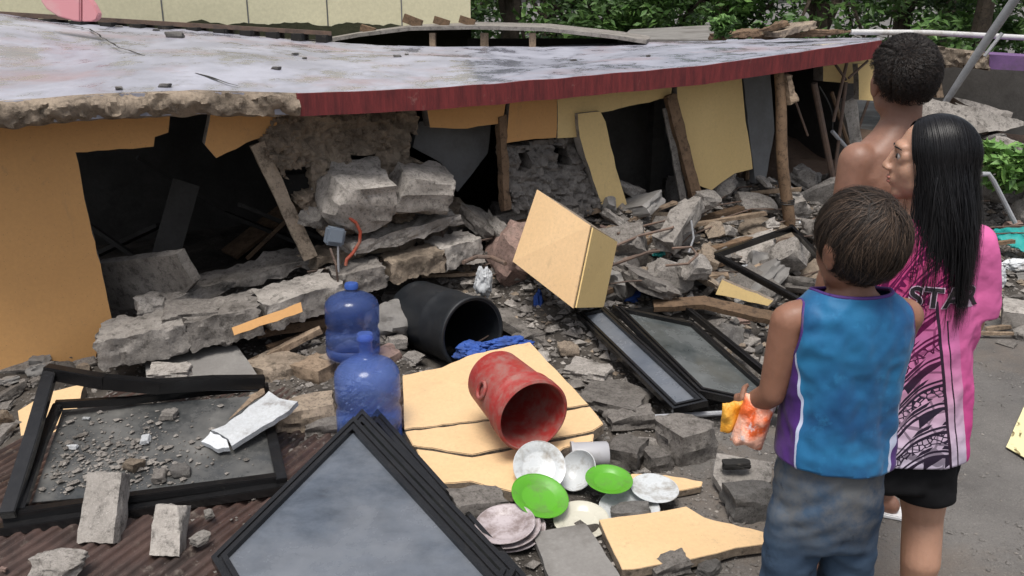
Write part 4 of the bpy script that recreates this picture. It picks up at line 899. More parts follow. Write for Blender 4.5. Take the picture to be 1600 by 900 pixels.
# corrugated sheet
ra, rb = G(20, 890, .04), G(330, 690, .04); du = (rb - ra); du.z = 0; du.normalize(); dw = Vector((du.y, -du.x, 0))
mb = MB(); nu, nw = 40, 330; o0 = G(335, 690, .045)
for i in range(nu + 1):
    for j in range(nw + 1):
        u = -1.9 + 2.75 * i / nu; w = -.75 + 1.42 * j / nw; p = o0 + du * u + dw * w; p.z = .055 + .011 * max(-.75, min(.75, 1.5 * math.sin(w * 2 * math.pi / .045))) + .03 * noise.noise(Vector((p.x, p.y, 1))) + .01 * noise.noise(Vector((p.x * 4, p.y * 4, 1)))
        mb.v.append(tuple(p))
for i in range(nu):
    for j in range(nw): q = i * (nw + 1) + j; mb.f.append((q, q + 1, q + nw + 2, q + nw + 1))
cs_ = obj('corrugated_sheet', mb, M['corrugated'], label='dark red brown corrugated roofing sheet on the ground at the left', cat='roofing sheet', smooth=True, fix=False)
mb = MB(); rg = random.Random(21)
for k in range(1500):
    u, w = rg.uniform(-1.8, .6), rg.uniform(-.6, .66); p = o0 + du * u + dw * w; p.z = .064; pebble(mb, p, .002 + .008 * rg.random() ** 4, rg)
obj('sheet_grit', mb, M['concrete'], kind='stuff', fix=False)
sm = cs_.modifiers.new('thick', 'SOLIDIFY'); sm.thickness = .003
for i in range(0, 14):
    for j in range(0, 8): q = o0 + du * (-1.8 + .2 * i) + dw * (-.7 + .19 * j); EXC.append((q.x, q.y, .12))
# blocks on the sheet
def block(label, x0, y0, x1, y1, mt, z, seed, depth=.1, name='concrete_block_piece', lean=.3, cat='block piece'):
    a = G((x0 + x1) / 2, y1 - 12, z); de = proj(a)[2]; w = (x1 - x0) / F * de; h = (y1 - y0) / F * de * 1.0
    mb = chunk_mb(seed, (w * 1.04, depth, h * 1.05), 9, 3, .03); m = Matrix.Rotation(-lean, 3, 'X') @ Matrix.Rotation(.08 * (seed - 4), 3, 'Z'); mb.v = [tuple(a + m @ (Vector(v) + Vector((0, 0, h * .5)))) for v in mb.v]
    obj(name, mb, M[mt], label=label, cat=cat, smooth=32)
block('tall pale block piece standing on the corrugated sheet', 133, 756, 187, 858, 'concrete_pale', .06, 3, .09, lean=.62)
block('smaller rough block piece on the corrugated sheet', 238, 806, 283, 878, 'concrete_pale', .06, 5, .08, lean=.62)
for k, (x0, y0, x1, y1, mt, lab) in enumerate([(60, 858, 130, 902, 'concrete_pale', 'long pale fragment at the bottom left on the corrugated sheet'), (300, 825, 330, 850, 'concrete_pale', 'pale stone right of the smaller block piece'), (318, 793, 336, 808, 'white_plaster', 'white pebble below the bent window frame'), (0, 875, 12, 895, 'brick_pink', 'orange stone at the bottom left corner')]):
    chunk('loose_stone', lab, x0, y0, x1, y1, mt if mt in POOL else 'concrete_pale', 1, k, cat='stone', dz=.07)
# ------------------------------------------------------------------ plates and bowls
def dish(name, label, x, y, z, r, nrm, mat, prof='plate', squash=1.0, cat='plate', group='dishes strewn by the bucket', extra=None):
    c = G(x, y, z); t = thing(name, label, cat, tuple(c), 0, group); n = Vector(nrm).normalized()
    if prof == 'plate': p = [(0, 0), (.60, 0), (.66, .03), (.72, .10), (.98, .17), (1, .185), (.985, .20), (.72, .135), (.64, .065), (.58, .045), (0, .04)]
    elif prof == 'bowl': p = [(0, 0), (.42, 0), (.5, .04), (.85, .38), (1, .62), (1.0, .65), (.96, .645), (.8, .40), (.46, .09), (0, .06)]
    else: p = [(0, 0), (.3, 0), (.95, .16), (1, .19), (.97, .195), (.3, .04), (0, .035)]
    mb = MB().lathe([(a * r, b * r) for a, b in p], c, n, 48); obj('dish_body', mb, M[mat], t, smooth=45)
    q = Vector((0, 0, 1)).rotation_difference(n).to_matrix(); rr = [p_[0] for p_ in p]; top = max(b for _, b in p)
    obj('rim', MB().tube([c + q @ Vector((r * .985 * math.cos(a_), r * .985 * math.sin(a_), r * (top - .01))) for a_ in [2 * math.pi * k / 40 for k in range(41)]], r * .022, 6), M[mat], t, smooth=50)
    EXC.append((c.x, c.y, r * 1.1)); return t
dish('dinner_plate', 'white plate propped upright against the yellow slab', 842, 731, .125, .10, (.12, -.68, .72), 'white_china')
dish('soup_bowl', 'white bowl tipped on its side beside the grey can', 912, 742, .06, .082, (-.55, -.50, .65), 'white_china', 'bowl', cat='bowl')
dish('green_plate', 'bright green plate tipped up and cracked in front of the white plate', 842, 780, .095, .105, (.22, -.26, .94), 'green_plastic')
dish('green_plate', 'green plate lying flat on the white bowl', 951, 754, .10, .088, (.05, -.12, 1), 'green_plastic')
dish('shallow_dish', 'white shallow dish right of the flat green plate', 1022, 768, .06, .09, (.05, -.1, 1), 'white_china', 'shallow')
dish('dinner_plate', 'white plate holding a lump of dirt', 983, 800, .03, .11, (0, -.1, 1), 'white_china')
dish('dinner_plate', 'cream plate half under the grey tile', 908, 818, .03, .10, (0, -.15, 1), 'cream_china')
for k, (dx, dy, r, m_) in enumerate([(800, 834, .12, 'pink_china'), (795, 830, .114, 'pink_china'), (790, 825, .105, 'pink_china')]):
    dish('stacked_plate', ['lowest greyish plate of the dirty stack', 'middle greyish plate of the dirty stack', 'topmost greyish plate of the dirty stack'][k], dx, dy, .025 + .022 * k, r, (-.1, -.12, 1), m_)
cn = thing('grey_can', 'grey plastic can lying behind the white bowl', 'can', tuple(G(920, 725, .03))); ca_, cb_ = G(892, 712, .085), G(950, 710, .085)
obj('can_body', MB().lathe([(0, 0), (.048, 0), (.052, .006), (.052, (cb_ - ca_).length - .006), (.048, (cb_ - ca_).length), (0, (cb_ - ca_).length)], ca_, cb_ - ca_, 32), M['grey_plastic'], cn, smooth=40)
obj('can_rim', MB().lathe([(.05, 0), (.056, .0), (.056, .012), (.05, .012)], ca_, cb_ - ca_, 32), M['grey_plastic'], cn, smooth=40)
p = G(985, 800, .05); o = bpy.data.objects.new('dirt_lump', POOL['concrete_wet'][1]); COL.objects.link(o); o.location = p; o.scale = (.14, .12, .09); tag(o, 'dark dirt lump on the white plate', 'dirt lump')
# ------------------------------------------------------------------ foreground fragments
plate('yellow_fragment', [(986, 740), (1040, 742), (1098, 752), (1096, 760), (1060, 767), (985, 762)], [(986, 740, .05), (1098, 752, .04), (1060, 767, .035)], .03, 'peach', label='small yellow wall fragment right of the white bowl', cat='wall fragment', seed=2, bevel=.002)
plate('yellow_fragment', [(936, 812), (1010, 802), (1072, 791), (1100, 808), (1197, 832), (1197, 850), (1150, 856), (1078, 874), (1000, 888), (972, 890)], [(936, 812, .065), (1197, 840, .05), (972, 890, .055)], .035, 'peach', label='large pointed yellow wall fragment lying in front of the boy', cat='wall fragment', seed=3, bevel=.002)
plate('grey_tile', [(832, 832), (915, 817), (972, 905), (900, 930), (862, 915)], [(832, 832, .06), (915, 817, .07), (972, 905, .055)], .03, 'slab_smooth', label='grey tile slab at the bottom centre over the cream plate', cat='tile', bevel=.003)
plate('yellow_fragment', [(1128, 437), (1208, 470), (1200, 478), (1118, 460)], [(1128, 437, .46), (1208, 470, .38), (1118, 460, .38)], .04, 'yellow', label='yellow wall fragment on the rubble above the middle windows', cat='wall fragment', seed=5)
plate('corner_tile', [(1120, 708), (1205, 722), (1205, 752), (1136, 780), (1114, 742)], [(1120, 708, .09), (1205, 722, .08), (1136, 780, .03)], .03, 'concrete_pale', label='pale broken tile piece with a dark hole left of the boy', cat='tile')
obj('hollow_shade_lump', chunk_mb(4, (.10, .05, .03)), M['dark_hole'], label='dark lump standing in for the shaded hole in the pale broken tile', cat='scrap').location = G(1150, 732, .085)  # near-black lump added as the shade inside the tile's hole
plate('wooden_board', [(1020, 468), (1100, 462), (1215, 488), (1210, 502), (1100, 476), (1022, 480)], [(1020, 472, .22), (1215, 492, .2), (1100, 474, .22)], .03, 'wood', label='dark board under the yellow fragment above the middle windows', cat='board')
for k, a in enumerate([
    (700, 757, 790, 818, 'concrete', 0, .4, 'grey chunk between the big window and the green plate'), (1026, 654, 1120, 722, 'concrete', 4, .5, 'big rounded grey chunk in front of the middle windows'), (944, 672, 1006, 736, 'concrete', 0, 1.2, 'squarish chunk behind the flat green plate'),
    (1004, 696, 1052, 738, 'concrete', 4, .3, 'small chunk between the squarish chunk and the big rounded one'), (944, 626, 1022, 674, 'concrete', 1, .2, 'flat chunk above the squarish chunk'), (884, 540, 960, 600, 'concrete_pale', 2, -.4, 'pale flat slab piece right of the yellow slab'),
    (900, 585, 1015, 650, 'concrete', 2, -.5, 'cracked slab piece below the middle windows'), (1004, 852, 1078, 902, 'concrete', 1, .4, 'grey chunk at the bottom edge beside the pointed fragment'), (1140, 800, 1170, 820, 'concrete_pale', 1, .2, 'small pale stone left of the jeans'),
    (1128, 755, 1205, 812, 'concrete_wet', 4, .2, 'grey chunk under the pale broken tile'), (425, 622, 530, 672, 'concrete_tan', 1, .3, 'brownish chunk left of the front blue jug'), (478, 646, 540, 684, 'concrete', 1, .1, 'grey chunk touching the front blue jug'),
    (600, 515, 640, 552, 'concrete_pale', 0, .5, 'pale chunk between the rear jug and the barrel'), (742, 418, 772, 460, 'concrete_pale', 0, .5, 'pale chunk standing above the barrel mouth'), (1200, 868, 1232, 890, 'concrete', 1, .5, 'small stone in front of the jeans leg'),
    (800, 505, 850, 540, 'concrete', 1, .6, 'grey chunk right of the barrel mouth'), (870, 530, 905, 560, 'concrete_tan', 0, .2, 'tan chunk at the far corner of the yellow slab'), (1085, 872, 1130, 900, 'concrete_wet', 1, .8, 'dark chunk at the bottom right of the pointed fragment')]):
    chunk('broken_concrete_chunk', a[7], a[0], a[1], a[2], a[3], a[4], a[5], a[6], sink=.15)
# ------------------------------------------------------------------ pole prop, bent steel frame, right-hand things
pp = thing('wooden_prop', 'round wooden pole propping up the right part of the eave', 'prop', tuple(GH(1235, 415)))
pa, pb = G(1236, 418, .08), Wp(1214, 92, .33)
obj('pole', MB().tube([pa.lerp(pb, t) + Vector((.012 * math.sin(t * 9), .01 * math.cos(t * 7), 0)) for t in [k / 12 for k in range(13)]], [.042 - .010 * k / 12 for k in range(13)], 12), M['wood'], pp, smooth=40)
obj('head_block', plank_box(Wp(1232, 160, .34), Wp(1226, 118, .34), .10, .05, 3, .012), M['wood_pale'], pp)
obj('lashing', MB().tube([pa.lerp(pb, .32) + Vector((.045 * math.cos(a_), .045 * math.sin(a_), .002 * a_)) for a_ in [k * .5 for k in range(40)]], .005, 5), M['cable'], pp)
sf = thing('bent_steel_frame', 'bent black steel angle frame lying over the rubble by the wooden prop', 'steel frame', tuple(GH(1180, 430)))
for a, b, w in (((1118, 396, .42), (1238, 354, .48), .022), ((1118, 396, .42), (1250, 468, .30), .028), ((1236, 352, .48), (1290, 410, .42), .022)):
    obj('angle_bar', MB().bar(gp(*a), gp(*b), w, .012).bar(gp(*a) + Vector((0, 0, -.015)), gp(*b) + Vector((0, 0, -.015)), .01, .035), M['black_metal'], sf)
for k, (pts, r, lab) in enumerate([([(965, 365, .5), (1010, 352, .52), (1060, 340, .55), (1065, 330, .56)], .008, 'upper bent rebar in the rubble below the dark doorway'), ([(960, 385, .46), (1000, 368, .5), (1050, 356, .53), (1060, 350, .5)], .009, 'middle bent rebar in the rubble below the dark doorway'), ([(955, 415, .42), (1010, 395, .46), (1030, 392, .46)], .009, 'lower bent rebar beside the orange wall block'),
        ([(1040, 415, .42), (1075, 412, .44), (1090, 398, .45), (1080, 386, .48), (1050, 388, .48)], .008, 'looped wire on the rubble left of the steel frame'), ([(1080, 345, .55), (1084, 372, .5), (1076, 395, .44)], .006, 'thin pale wire hanging below the doorway post')]):
    obj('bent_rebar', MB().tube([gp(*p) for p in pts], r, 6), M['rust'] if k < 4 else M['steel'], label=lab, cat='rebar', smooth=40)
obj('fallen_post', plank_box(gp(1040, 385, .42), gp(1082, 318, .62), .12, .10, 5, .02), M['concrete_pale'], label='pale fallen post end below the doorway jamb', cat='post')
for k, a in enumerate([(1085, 290, 1130, 325, 'concrete_pale', 1, .5, 'grey slab piece left of the yellow panel foot'), (1112, 262, 1180, 312, 'concrete_pale', 2, -.5, 'tilted grey slab at the foot of the tall yellow panel'), (1230, 230, 1290, 305, 'concrete_pale', 1, 1.1, 'upright pale slab right of the wooden prop'), (1150, 290, 1215, 330, 'concrete_pale', 3, .2, 'flat pale slab left of the wooden prop'), (1060, 395, 1112, 440, 'concrete_pale', 0, .4, 'pale lump under the looped wire')]):
    chunk('broken_concrete_chunk', a[7], a[0], a[1], a[2], a[3], a[4], a[5], a[6], (.5, .1), dz=.14)
lp = thing('bent_grey_pipe', 'bent grey pipe sticking out of debris by the leafy plant', 'pipe', tuple(D(1585, 352, 5.9)))
obj('pipe_run', MB().tube([D(1534, 272, 5.8), D(1545, 272, 5.8), D(1552, 282, 5.8), D(1586, 348, 5.8)], .016, 8), M['steel'], lp, smooth=40)
cloth('teal_sheet', [(1540, 360), (1570, 354), (1640, 350), (1640, 395), (1590, 390), (1560, 376)], [(1540, 362, .30), (1620, 352, .34), (1590, 390, .24)], .03, 'teal_cloth', 'teal plastic sheet in the debris at the right edge', 7, cat='plastic sheet')
crumple('white_rag', 1556, 436, .12, (.07, .06, .09), .5, 'white_plaster', 'white plastic rag right of the pink shirt', 8)
crumple('white_rag', 1588, 414, .16, (.12, .06, .04), .1, 'white_plaster', 'pale plastic rag at the right edge below the teal sheet', 9)
obj('hollow_block', plank_box(G(1585, 505, .07), G(1586, 482, .09), .13, .13, 4, .01), M['concrete_pale'], label='pale concrete block at the right edge of the debris', cat='block', smooth=32)
for k, (a, b, lab) in enumerate([((1518, 520, .03), (1620, 522, .03), 'long pale stick lying at the road edge'), ((1540, 514, .04), (1620, 505, .05), 'second pale stick leaning over the debris at the road edge'), ((1545, 400, .1), (1620, 403, .1), 'pale stick behind the white rags')]):
    obj('pale_stick', plank_box(gp(*a), gp(*b), .022, .018, k, .004), M['wood_pale'], label=lab, cat='stick')
def _paper():
    k = NB('printed_paper'); s = k.sep(k.raw); t = k.wave(9, k.mapv((1, 1, 1), (0, 0, R(25)), k.raw), 8, 'X'); c = k.mix(k.math('MULTIPLY', k.ramp(t, .75, .85), k.ramp(k.noise(14), .5, .6)), (.66, .60, .34), (.16, .12, .05)); return k.done(c, .7)
M['paper'] = _paper()
plate('yellow_paper_sheet', [(1601, 632), (1572, 698), (1625, 728), (1660, 660)], [(1601, 632, .012), (1572, 698, .012), (1640, 728, .02)], .003, 'paper', label='pale yellow printed sheet lying on the road at the right edge', cat='paper sheet', amp=.5)
# ------------------------------------------------------------------ loose chunks, each an object
rnd = random.Random(77)
ZN = {0: ('grey rubble chunk in the heap at the foot of the broken house front', 'rubble chunks at the house front'), 1: ('small rubble chunk between the fallen windows, the plates and the boy', 'rubble chunks in the foreground'), 2: ('rubble chunk among the debris right of the people', 'rubble chunks at the right edge'), 3: ('rubble chunk below or inside the broken opening on the left', 'rubble chunks by the left opening')}
cnt = {0: 0, 1: 0, 2: 0, 3: 0}; LIM = {0: 190, 1: 45, 2: 35, 3: 28}
tries = 0; LOOSE = []
while tries < 9000 and sum(cnt.values()) < sum(LIM.values()):
    tries += 1; x = rnd.uniform(-2.6, 3.9); y = rnd.uniform(2.3, 7.6); v = Vector((x, y, 0)) - A2; t = v.dot(FD); s = v.dot(FN)
    if x > 1.55 and y < 4.55: continue
    if s < -.5 or s > 2.2: 
        if not (x > 1.9 and 4.6 < y < 7.4): continue
    px, py, de = proj((x, y, hm(x, y)))
    if not (-30 < px < 1640 and py < 915): continue
    if x > 1.75 and px > 1400: z = 2
    elif t < 1.5: z = 3
    elif s > 1.0: z = 1
    else: z = 0
    if cnt[z] >= LIM[z]: continue
    if z == 1 and (x > .62 and y < 3.6): continue
    if any((x - a) ** 2 + (y - b) ** 2 < (r + .03) ** 2 for a, b, r in EXC): continue
    k = rnd.choices([0, 1, 2, 3, 4], [2, 3, 3, 3, 1])[0]; mt = rnd.choices(['concrete', 'concrete_pale', 'concrete_tan', 'concrete_wet', 'slab_smooth', 'brick_pink'], [4, 4, 2, 1.2, 1.5, .8])[0]
    sz = {0: rnd.uniform(.10, .32), 1: rnd.uniform(.05, .13), 2: rnd.uniform(.07, .24), 3: rnd.uniform(.06, .18)}[z] * (1.15 if k > 1 else .8)
    o = bpy.data.objects.new('rubble_chunk', POOL[mt][k]); COL.objects.link(o); o.scale = (sz, sz * rnd.uniform(.7, 1.2), sz * rnd.uniform(.8, 1.3)); ti = .5 if z == 0 else .25
    o.rotation_euler = (rnd.gauss(0, ti), rnd.gauss(0, ti), rnd.uniform(0, 6.28)); o.location = (x, y, max(0, hm(x, y)) + sz * [.18, .14, .10, .09, .2][k] + (rnd.random() ** 2 * .12 if z == 0 else 0) + (max(0, (y - 5.6) * .22) if z == 2 else 0))
    tag(o, ZN[z][0], 'rubble chunk', ZN[z][1]); cnt[z] += 1; LOOSE.append((o, z, px, sz, mt, k))
    if z != 0: EXC.append((x, y, sz * .4))
LIN = []
for k in range(56):
    t = rnd.uniform(1.9, 6.2); s = rnd.uniform(.0, .9); p = A2 + FD * t + FN * s; p.z = hm(p.x, p.y) + .06; a_ = rnd.uniform(-.6, .6); q = p + FD * math.cos(a_) * rnd.uniform(.25, .85) + FN * math.sin(a_) * .4 + Vector((0, 0, rnd.uniform(-.03, .12)))
    if k % 2: o = obj('rubble_stick', plank_box(p, q, rnd.uniform(.02, .075), rnd.uniform(.015, .03), k, .006), M[rnd.choice(['wood', 'wood_pale', 'wood'])], label='wooden stick lying in the rubble at the house front', cat='stick', group='sticks in the rubble'); LIN.append((o, 'wooden stick lying in the rubble at the house front', proj(p)[0]))
    else: o = obj('rubble_wire', MB().tube([p, p.lerp(q, .35) + Vector((0, 0, .05)), p.lerp(q, .7) + Vector((.02, 0, .03)), q], .005, 5), M['rust'], label='thin bent wire sticking out of the rubble at the house front', cat='wire', group='wires in the rubble', smooth=40); LIN.append((o, 'thin bent wire in the rubble at the house front', proj(p)[0]))
LITTER = [('white_plaster', 'white'), ('blue_cloth', 'blue'), ('pink_plastic', 'pink'), ('wood', 'brown'), ('teal_cloth', 'teal'), ('red_bucket', 'red'), ('grey_plastic', 'grey')]
for k in range(26):
    t = rnd.uniform(2.0, 6.4); s = rnd.uniform(-.1, 1.1); p = A2 + FD * t + FN * s; p.z = max(0, hm(p.x, p.y)) + .05; mt, cw = LITTER[k % 7] if k % 2 else LITTER[0]
    if any((p.x - a) ** 2 + (p.y - b) ** 2 < r * r for a, b, r in EXC): continue
    x_, y_, _d = proj(p); o = crumple('litter_scrap', x_, y_, p.z, (rnd.uniform(.025, .06), rnd.uniform(.02, .045), rnd.uniform(.012, .03)), rnd.uniform(0, 6), mt, 'crumpled litter', k, 'litter', .5); o['group'] = 'litter scraps in the rubble'
    LIN.append((o, 'small crumpled %s litter scrap in the rubble at the house front' % cw, x_))
# grit on the roof
for k, (x, y) in enumerate([(272, 58), (237, 48), (187, 138), (260, 134), (455, 86), (475, 92), (620, 90), (180, 42), (640, 86), (430, 110), (900, 95), (1010, 88)]):
    p = roof_at(x, y); o = bpy.data.objects.new('roof_pebble', POOL['concrete_wet'][k % 3]); COL.objects.link(o); s = .035 if k else .08; o.scale = (s * 1.6, s, s); o.location = p + Vector((0, 0, s * .2)); o.rotation_euler = (0, 0, k)
    tag(o, 'dark stone flake on the roof, largest near the pink panel' if k == 0 else 'small dark pebble on the pale roof', 'pebble', None if k == 0 else 'pebbles on the roof')
    if k: LIN.append((o, 'small dark pebble on the pale roof', x))
# labels that single each loose piece out: size, colour, shape, place, then order from the left
ORD = ['first', 'second', 'third', 'fourth', 'fifth', 'sixth', 'seventh', 'eighth', 'ninth', 'tenth', 'eleventh', 'twelfth', 'thirteenth', 'fourteenth', 'fifteenth', 'sixteenth', 'seventeenth', 'eighteenth', 'nineteenth', 'twentieth'] + ['%dth' % q for q in range(21, 41)]
def place(z, x):
    if z == 2: return 'in the debris right of the people'
    if z == 3: return 'by the left opening'
    if z == 1: return 'near the blue jugs' if x < 700 else 'beside the yellow slab' if x < 950 else 'below the middle windows' if x < 1130 else 'left of the boy'
    for lim, ph in ((560, 'under the floor beam'), (760, 'behind the black barrel'), (830, 'left of the orange block'), (960, 'by the orange block'), (1080, 'below the dark doorway'), (1190, 'below the tall yellow panel'), (1260, 'around the wooden prop')):
        if x < lim: return ph
    return 'right of the wooden prop'
CW = {'concrete': 'grey', 'concrete_pale': 'pale', 'concrete_tan': 'tan', 'concrete_wet': 'dark', 'slab_smooth': 'smooth', 'brick_pink': 'pinkish'}
for o, z, x, sz, mt, k in LOOSE: LIN.append((o, '%s %s %s rubble chunk %s' % ('small' if sz < .12 else 'medium' if sz < .22 else 'large', CW[mt], 'flat' if k in (2, 3) else 'blocky', place(z, x)), x))
by = {}
for o, l, x in LIN: by.setdefault(l, []).append((x, o))
for l, lst in by.items():
    lst.sort(key=lambda q: q[0])
    for i, (x, o) in enumerate(lst): o['label'] = l if len(lst) == 1 else '%s, %s from the left' % (l, ORD[min(i, 39)])
# ------------------------------------------------------------------ people
from mathutils.bvhtree import BVHTree
def skin(name, a, b):
    k = NB(name); c = k.mix(k.ramp(k.noise(9, 5), .35, .65), a, b); c = k.mix(k.ramp(k.noise(26, 6, .7), .5, .7, 0, .35), c, tuple(q * .6 for q in b)); k.bump(k.noise(160, 3), .15, .002); k.bump(k.noise(34, 5), .25, .006)
    return k.done(c, .48, .4, Subsurface_Weight=.12, Subsurface_Radius=(.02, .008, .004), Subsurface_Scale=.5)
M['skin_boy'] = skin('skin_boy', (.25, .122, .078), (.205, .097, .061)); M['skin_girl'] = skin('skin_girl', (.42, .24, .165), (.37, .205, .138)); M['skin_man'] = skin('skin_man', (.24, .125, .086), (.20, .101, .068))
def hairmat(name, a, b, rough=.33):
    k = NB(name); g = k.n.new("ShaderNodeNewGeometry"); c = k.mix(k.math('POWER', g.outputs["Random Per Island"], 2.0), a, b); return k.done(c, rough, .25)
M['hair_brown'] = hairmat('hair_brown', (.012, .009, .0075), (.085, .056, .039), .6); M['hair_black'] = hairmat('hair_black', (.005, .005, .006), (.012, .011, .012), .38); M['hair_curly'] = hairmat('hair_curly', (.007, .006, .006), (.03, .02, .015), .45)
M['lip'] = skin('lip', (.33, .125, .095), (.30, .11, .085)); M['eye_white'] = plastic('eye_white', (.42, .38, .35), .25); M['eye_dark'] = plastic('eye_dark', (.012, .008, .006), .15)
M['black_cloth'] = plastic('black_cloth', (.008, .008, .009), .85, (.016, .016, .017), bump=.3, spec=.15)
M['white_rubber'] = plastic('white_rubber', (.68, .68, .68), .6, (.4, .37, .33))
def _jeans():
    k = NB('dirty_jeans'); s = k.sep(k.raw); c = k.mix(k.ramp(k.noise(5, 6, .65), .36, .64), (.062, .098, .15), (.03, .05, .085))
    seat = k.math('MULTIPLY', k.ramp(s[2], .60, .72), k.ramp(k.noise(7, 7, .7), .38, .56)); c = k.mix(k.math('MULTIPLY', seat, .55), c, (.17, .155, .13)); c = k.mix(k.ramp(k.noise(11, 6, .7), .58, .7), c, (.02, .026, .036))
    k.bump(k.wave(320, k.mapv((1, 1, 1), (0, R(45), 0), k.raw), 0), .15, .001); k.bump(k.noise(14, 5), .2, .01); return k.done(c, .9, .15)
M['jeans'] = _jeans()
def _boyshirt():
    k = NB('blue_satin_shirt'); x, y, z = k.sep(k.raw)[0:3]; st = k.noise(6, 6, .6)
    c = k.mix(k.ramp(st, .36, .66), (.016, .145, .30), (.010, .085, .21)); c = k.mix(k.ramp(k.noise(5.5, 5, .6), .46, .62), c, (.007, .06, .165)); c = k.mix(k.ramp(k.noise(16, 6, .7), .6, .74, 0, .5), c, (.035, .24, .46))  # last mix lays satin sheen into the blue as lighter patches
    dz = k.math('SUBTRACT', 1.09, z)                                     # below the armpit
    back = k.math('MULTIPLY_ADD', dz, -.12, -.040); fr = k.math('MULTIPLY_ADD', dz, .12, .022)
    inb = k.math('MULTIPLY', k.math('GREATER_THAN', y, back), k.math('LESS_THAN', y, fr)); side = k.math('MULTIPLY', inb, k.math('GREATER_THAN', dz, -.03))
    c = k.mix(side, c, k.mix(k.ramp(k.noise(7), .4, .6), (.075, .022, .17), (.045, .012, .11)))
    def near(v, w): return k.math('LESS_THAN', k.math('ABSOLUTE', v), w)
    pip = k.math('MULTIPLY', k.math('MAXIMUM', near(k.math('SUBTRACT', y, back), .0022), near(k.math('SUBTRACT', y, fr), .0035)), k.math('GREATER_THAN', dz, -.03)); c = k.mix(pip, c, (.45, .48, .62))
    c = k.mix(k.math('GREATER_THAN', k.noise(25, 3), .98), c, (.1, .1, .1))
    k.bump(st, .1, .015); k.bump(k.noise(260, 2), .2, .001); return k.done(c, .58, .25, Sheen_Weight=.1)
M['boy_shirt'] = _boyshirt(); M['purple_trim'] = plastic('purple_trim', (.06, .02, .14), .7)
def _girlshirt():
    k = NB('printed_pink_shirt'); x, y, z = k.sep(k.raw)[0:3]
    zz = k.ramp(z, .66, 1.10); base = k.mix(zz, (.54, .47, .58), (.50, .065, .22)); base = k.mix(k.ramp(z, .82, .98), base, (.54, .15, .34)); base = k.mix(k.ramp(z, 1.0, 1.12), base, (.46, .055, .18))
    # curved bands with filled motifs on the left and centre of the back
    cv = k.math('ADD', k.math('MULTIPLY', x, -1.1), k.math('ADD', z, k.math('MULTIPLY', k.math('MULTIPLY', x, x), 6.0)))
    band = k.math('FRACT', k.math('MULTIPLY', cv, 15.0)); line = k.math('LESS_THAN', k.math('ABSOLUTE', k.math('SUBTRACT', band, .5)), .07); line2 = k.math('LESS_THAN', k.math('ABSOLUTE', k.math('SUBTRACT', band, .72)), .05)
    along = k.math('MULTIPLY', k.math('SUBTRACT', x, k.math('MULTIPLY', z, .6)), 42.0); tri = k.math('LESS_THAN', k.math('PINGPONG', along, 1.0), k.math('MULTIPLY', band, 1.9)); tri = k.math('MULTIPLY', tri, k.math('LESS_THAN', band, .45))
    alt = k.math('GREATER_THAN', k.math('FRACT', k.math('MULTIPLY', k.math('FLOOR', k.math('MULTIPLY', cv, 15.0)), .5)), .25)
    cell = k.math('LESS_THAN', k.vor(60, 'DISTANCE_TO_EDGE', k.raw), .09); cell2 = k.math('LESS_THAN', k.vor(17, 'DISTANCE_TO_EDGE', k.raw), .045)
    dots = k.math('MULTIPLY', k.math('LESS_THAN', k.math('FRACT', k.math('MULTIPLY', along, .5)), .45), k.math('MULTIPLY', k.math('GREATER_THAN', band, .80), k.math('LESS_THAN', band, .95)))
    mot = k.math('MAXIMUM', k.math('MULTIPLY', tri, alt), k.math('MULTIPLY', k.math('MULTIPLY', cell, k.math('SUBTRACT', 1.0, alt)), k.math('LESS_THAN', band, .45)))
    pat = k.math('MAXIMUM', k.math('MAXIMUM', line, line2), k.math('MAXIMUM', mot, dots)); pat = k.math('MAXIMUM', pat, k.math('MULTIPLY', cell2, .6))
    edge = k.math('ADD', .045, k.math('MULTIPLY', k.math('SUBTRACT', z, 1.0), -.22)); left = k.math('LESS_THAN', x, edge); top = k.math('MULTIPLY', k.math('GREATER_THAN', z, 1.12), k.math('LESS_THAN', x, .10)); reg = k.math('MAXIMUM', left, top)
    ink = k.mix(k.ramp(z, .86, 1.02), (.022, .014, .03), (.10, .004, .05)); c = k.mix(k.math('MULTIPLY', pat, reg), base, ink)
    def near(v, w): return k.math('LESS_THAN', k.math('ABSOLUTE', v), w)
    c = k.mix(k.math('MULTIPLY', near(k.math('SUBTRACT', x, edge), .004), k.math('LESS_THAN', z, 1.1)), c, (.03, .015, .03))
    c = k.mix(k.math('MULTIPLY', near(k.math('SUBTRACT', x, k.math('ADD', edge, .022)), .002), k.math('LESS_THAN', z, 1.05)), c, (.03, .015, .03))
    pinkside = k.math('GREATER_THAN', x, k.math('ADD', edge, .05)); c = k.mix(k.math('MULTIPLY', pinkside, k.math('LESS_THAN', z, 1.4)), c, k.mix(k.ramp(z, .7, 1.0), (.52, .05, .22), (.56, .12, .30)))
    k.bump(k.noise(9, 4), .3, .02); return k.done(c, .75, .2)
M['girl_shirt'] = _girlshirt(); M['letter_black'] = plastic('letter_black', (.012, .01, .014), .7); M['letter_edge'] = plastic('letter_edge', (.55, .40, .52), .7)

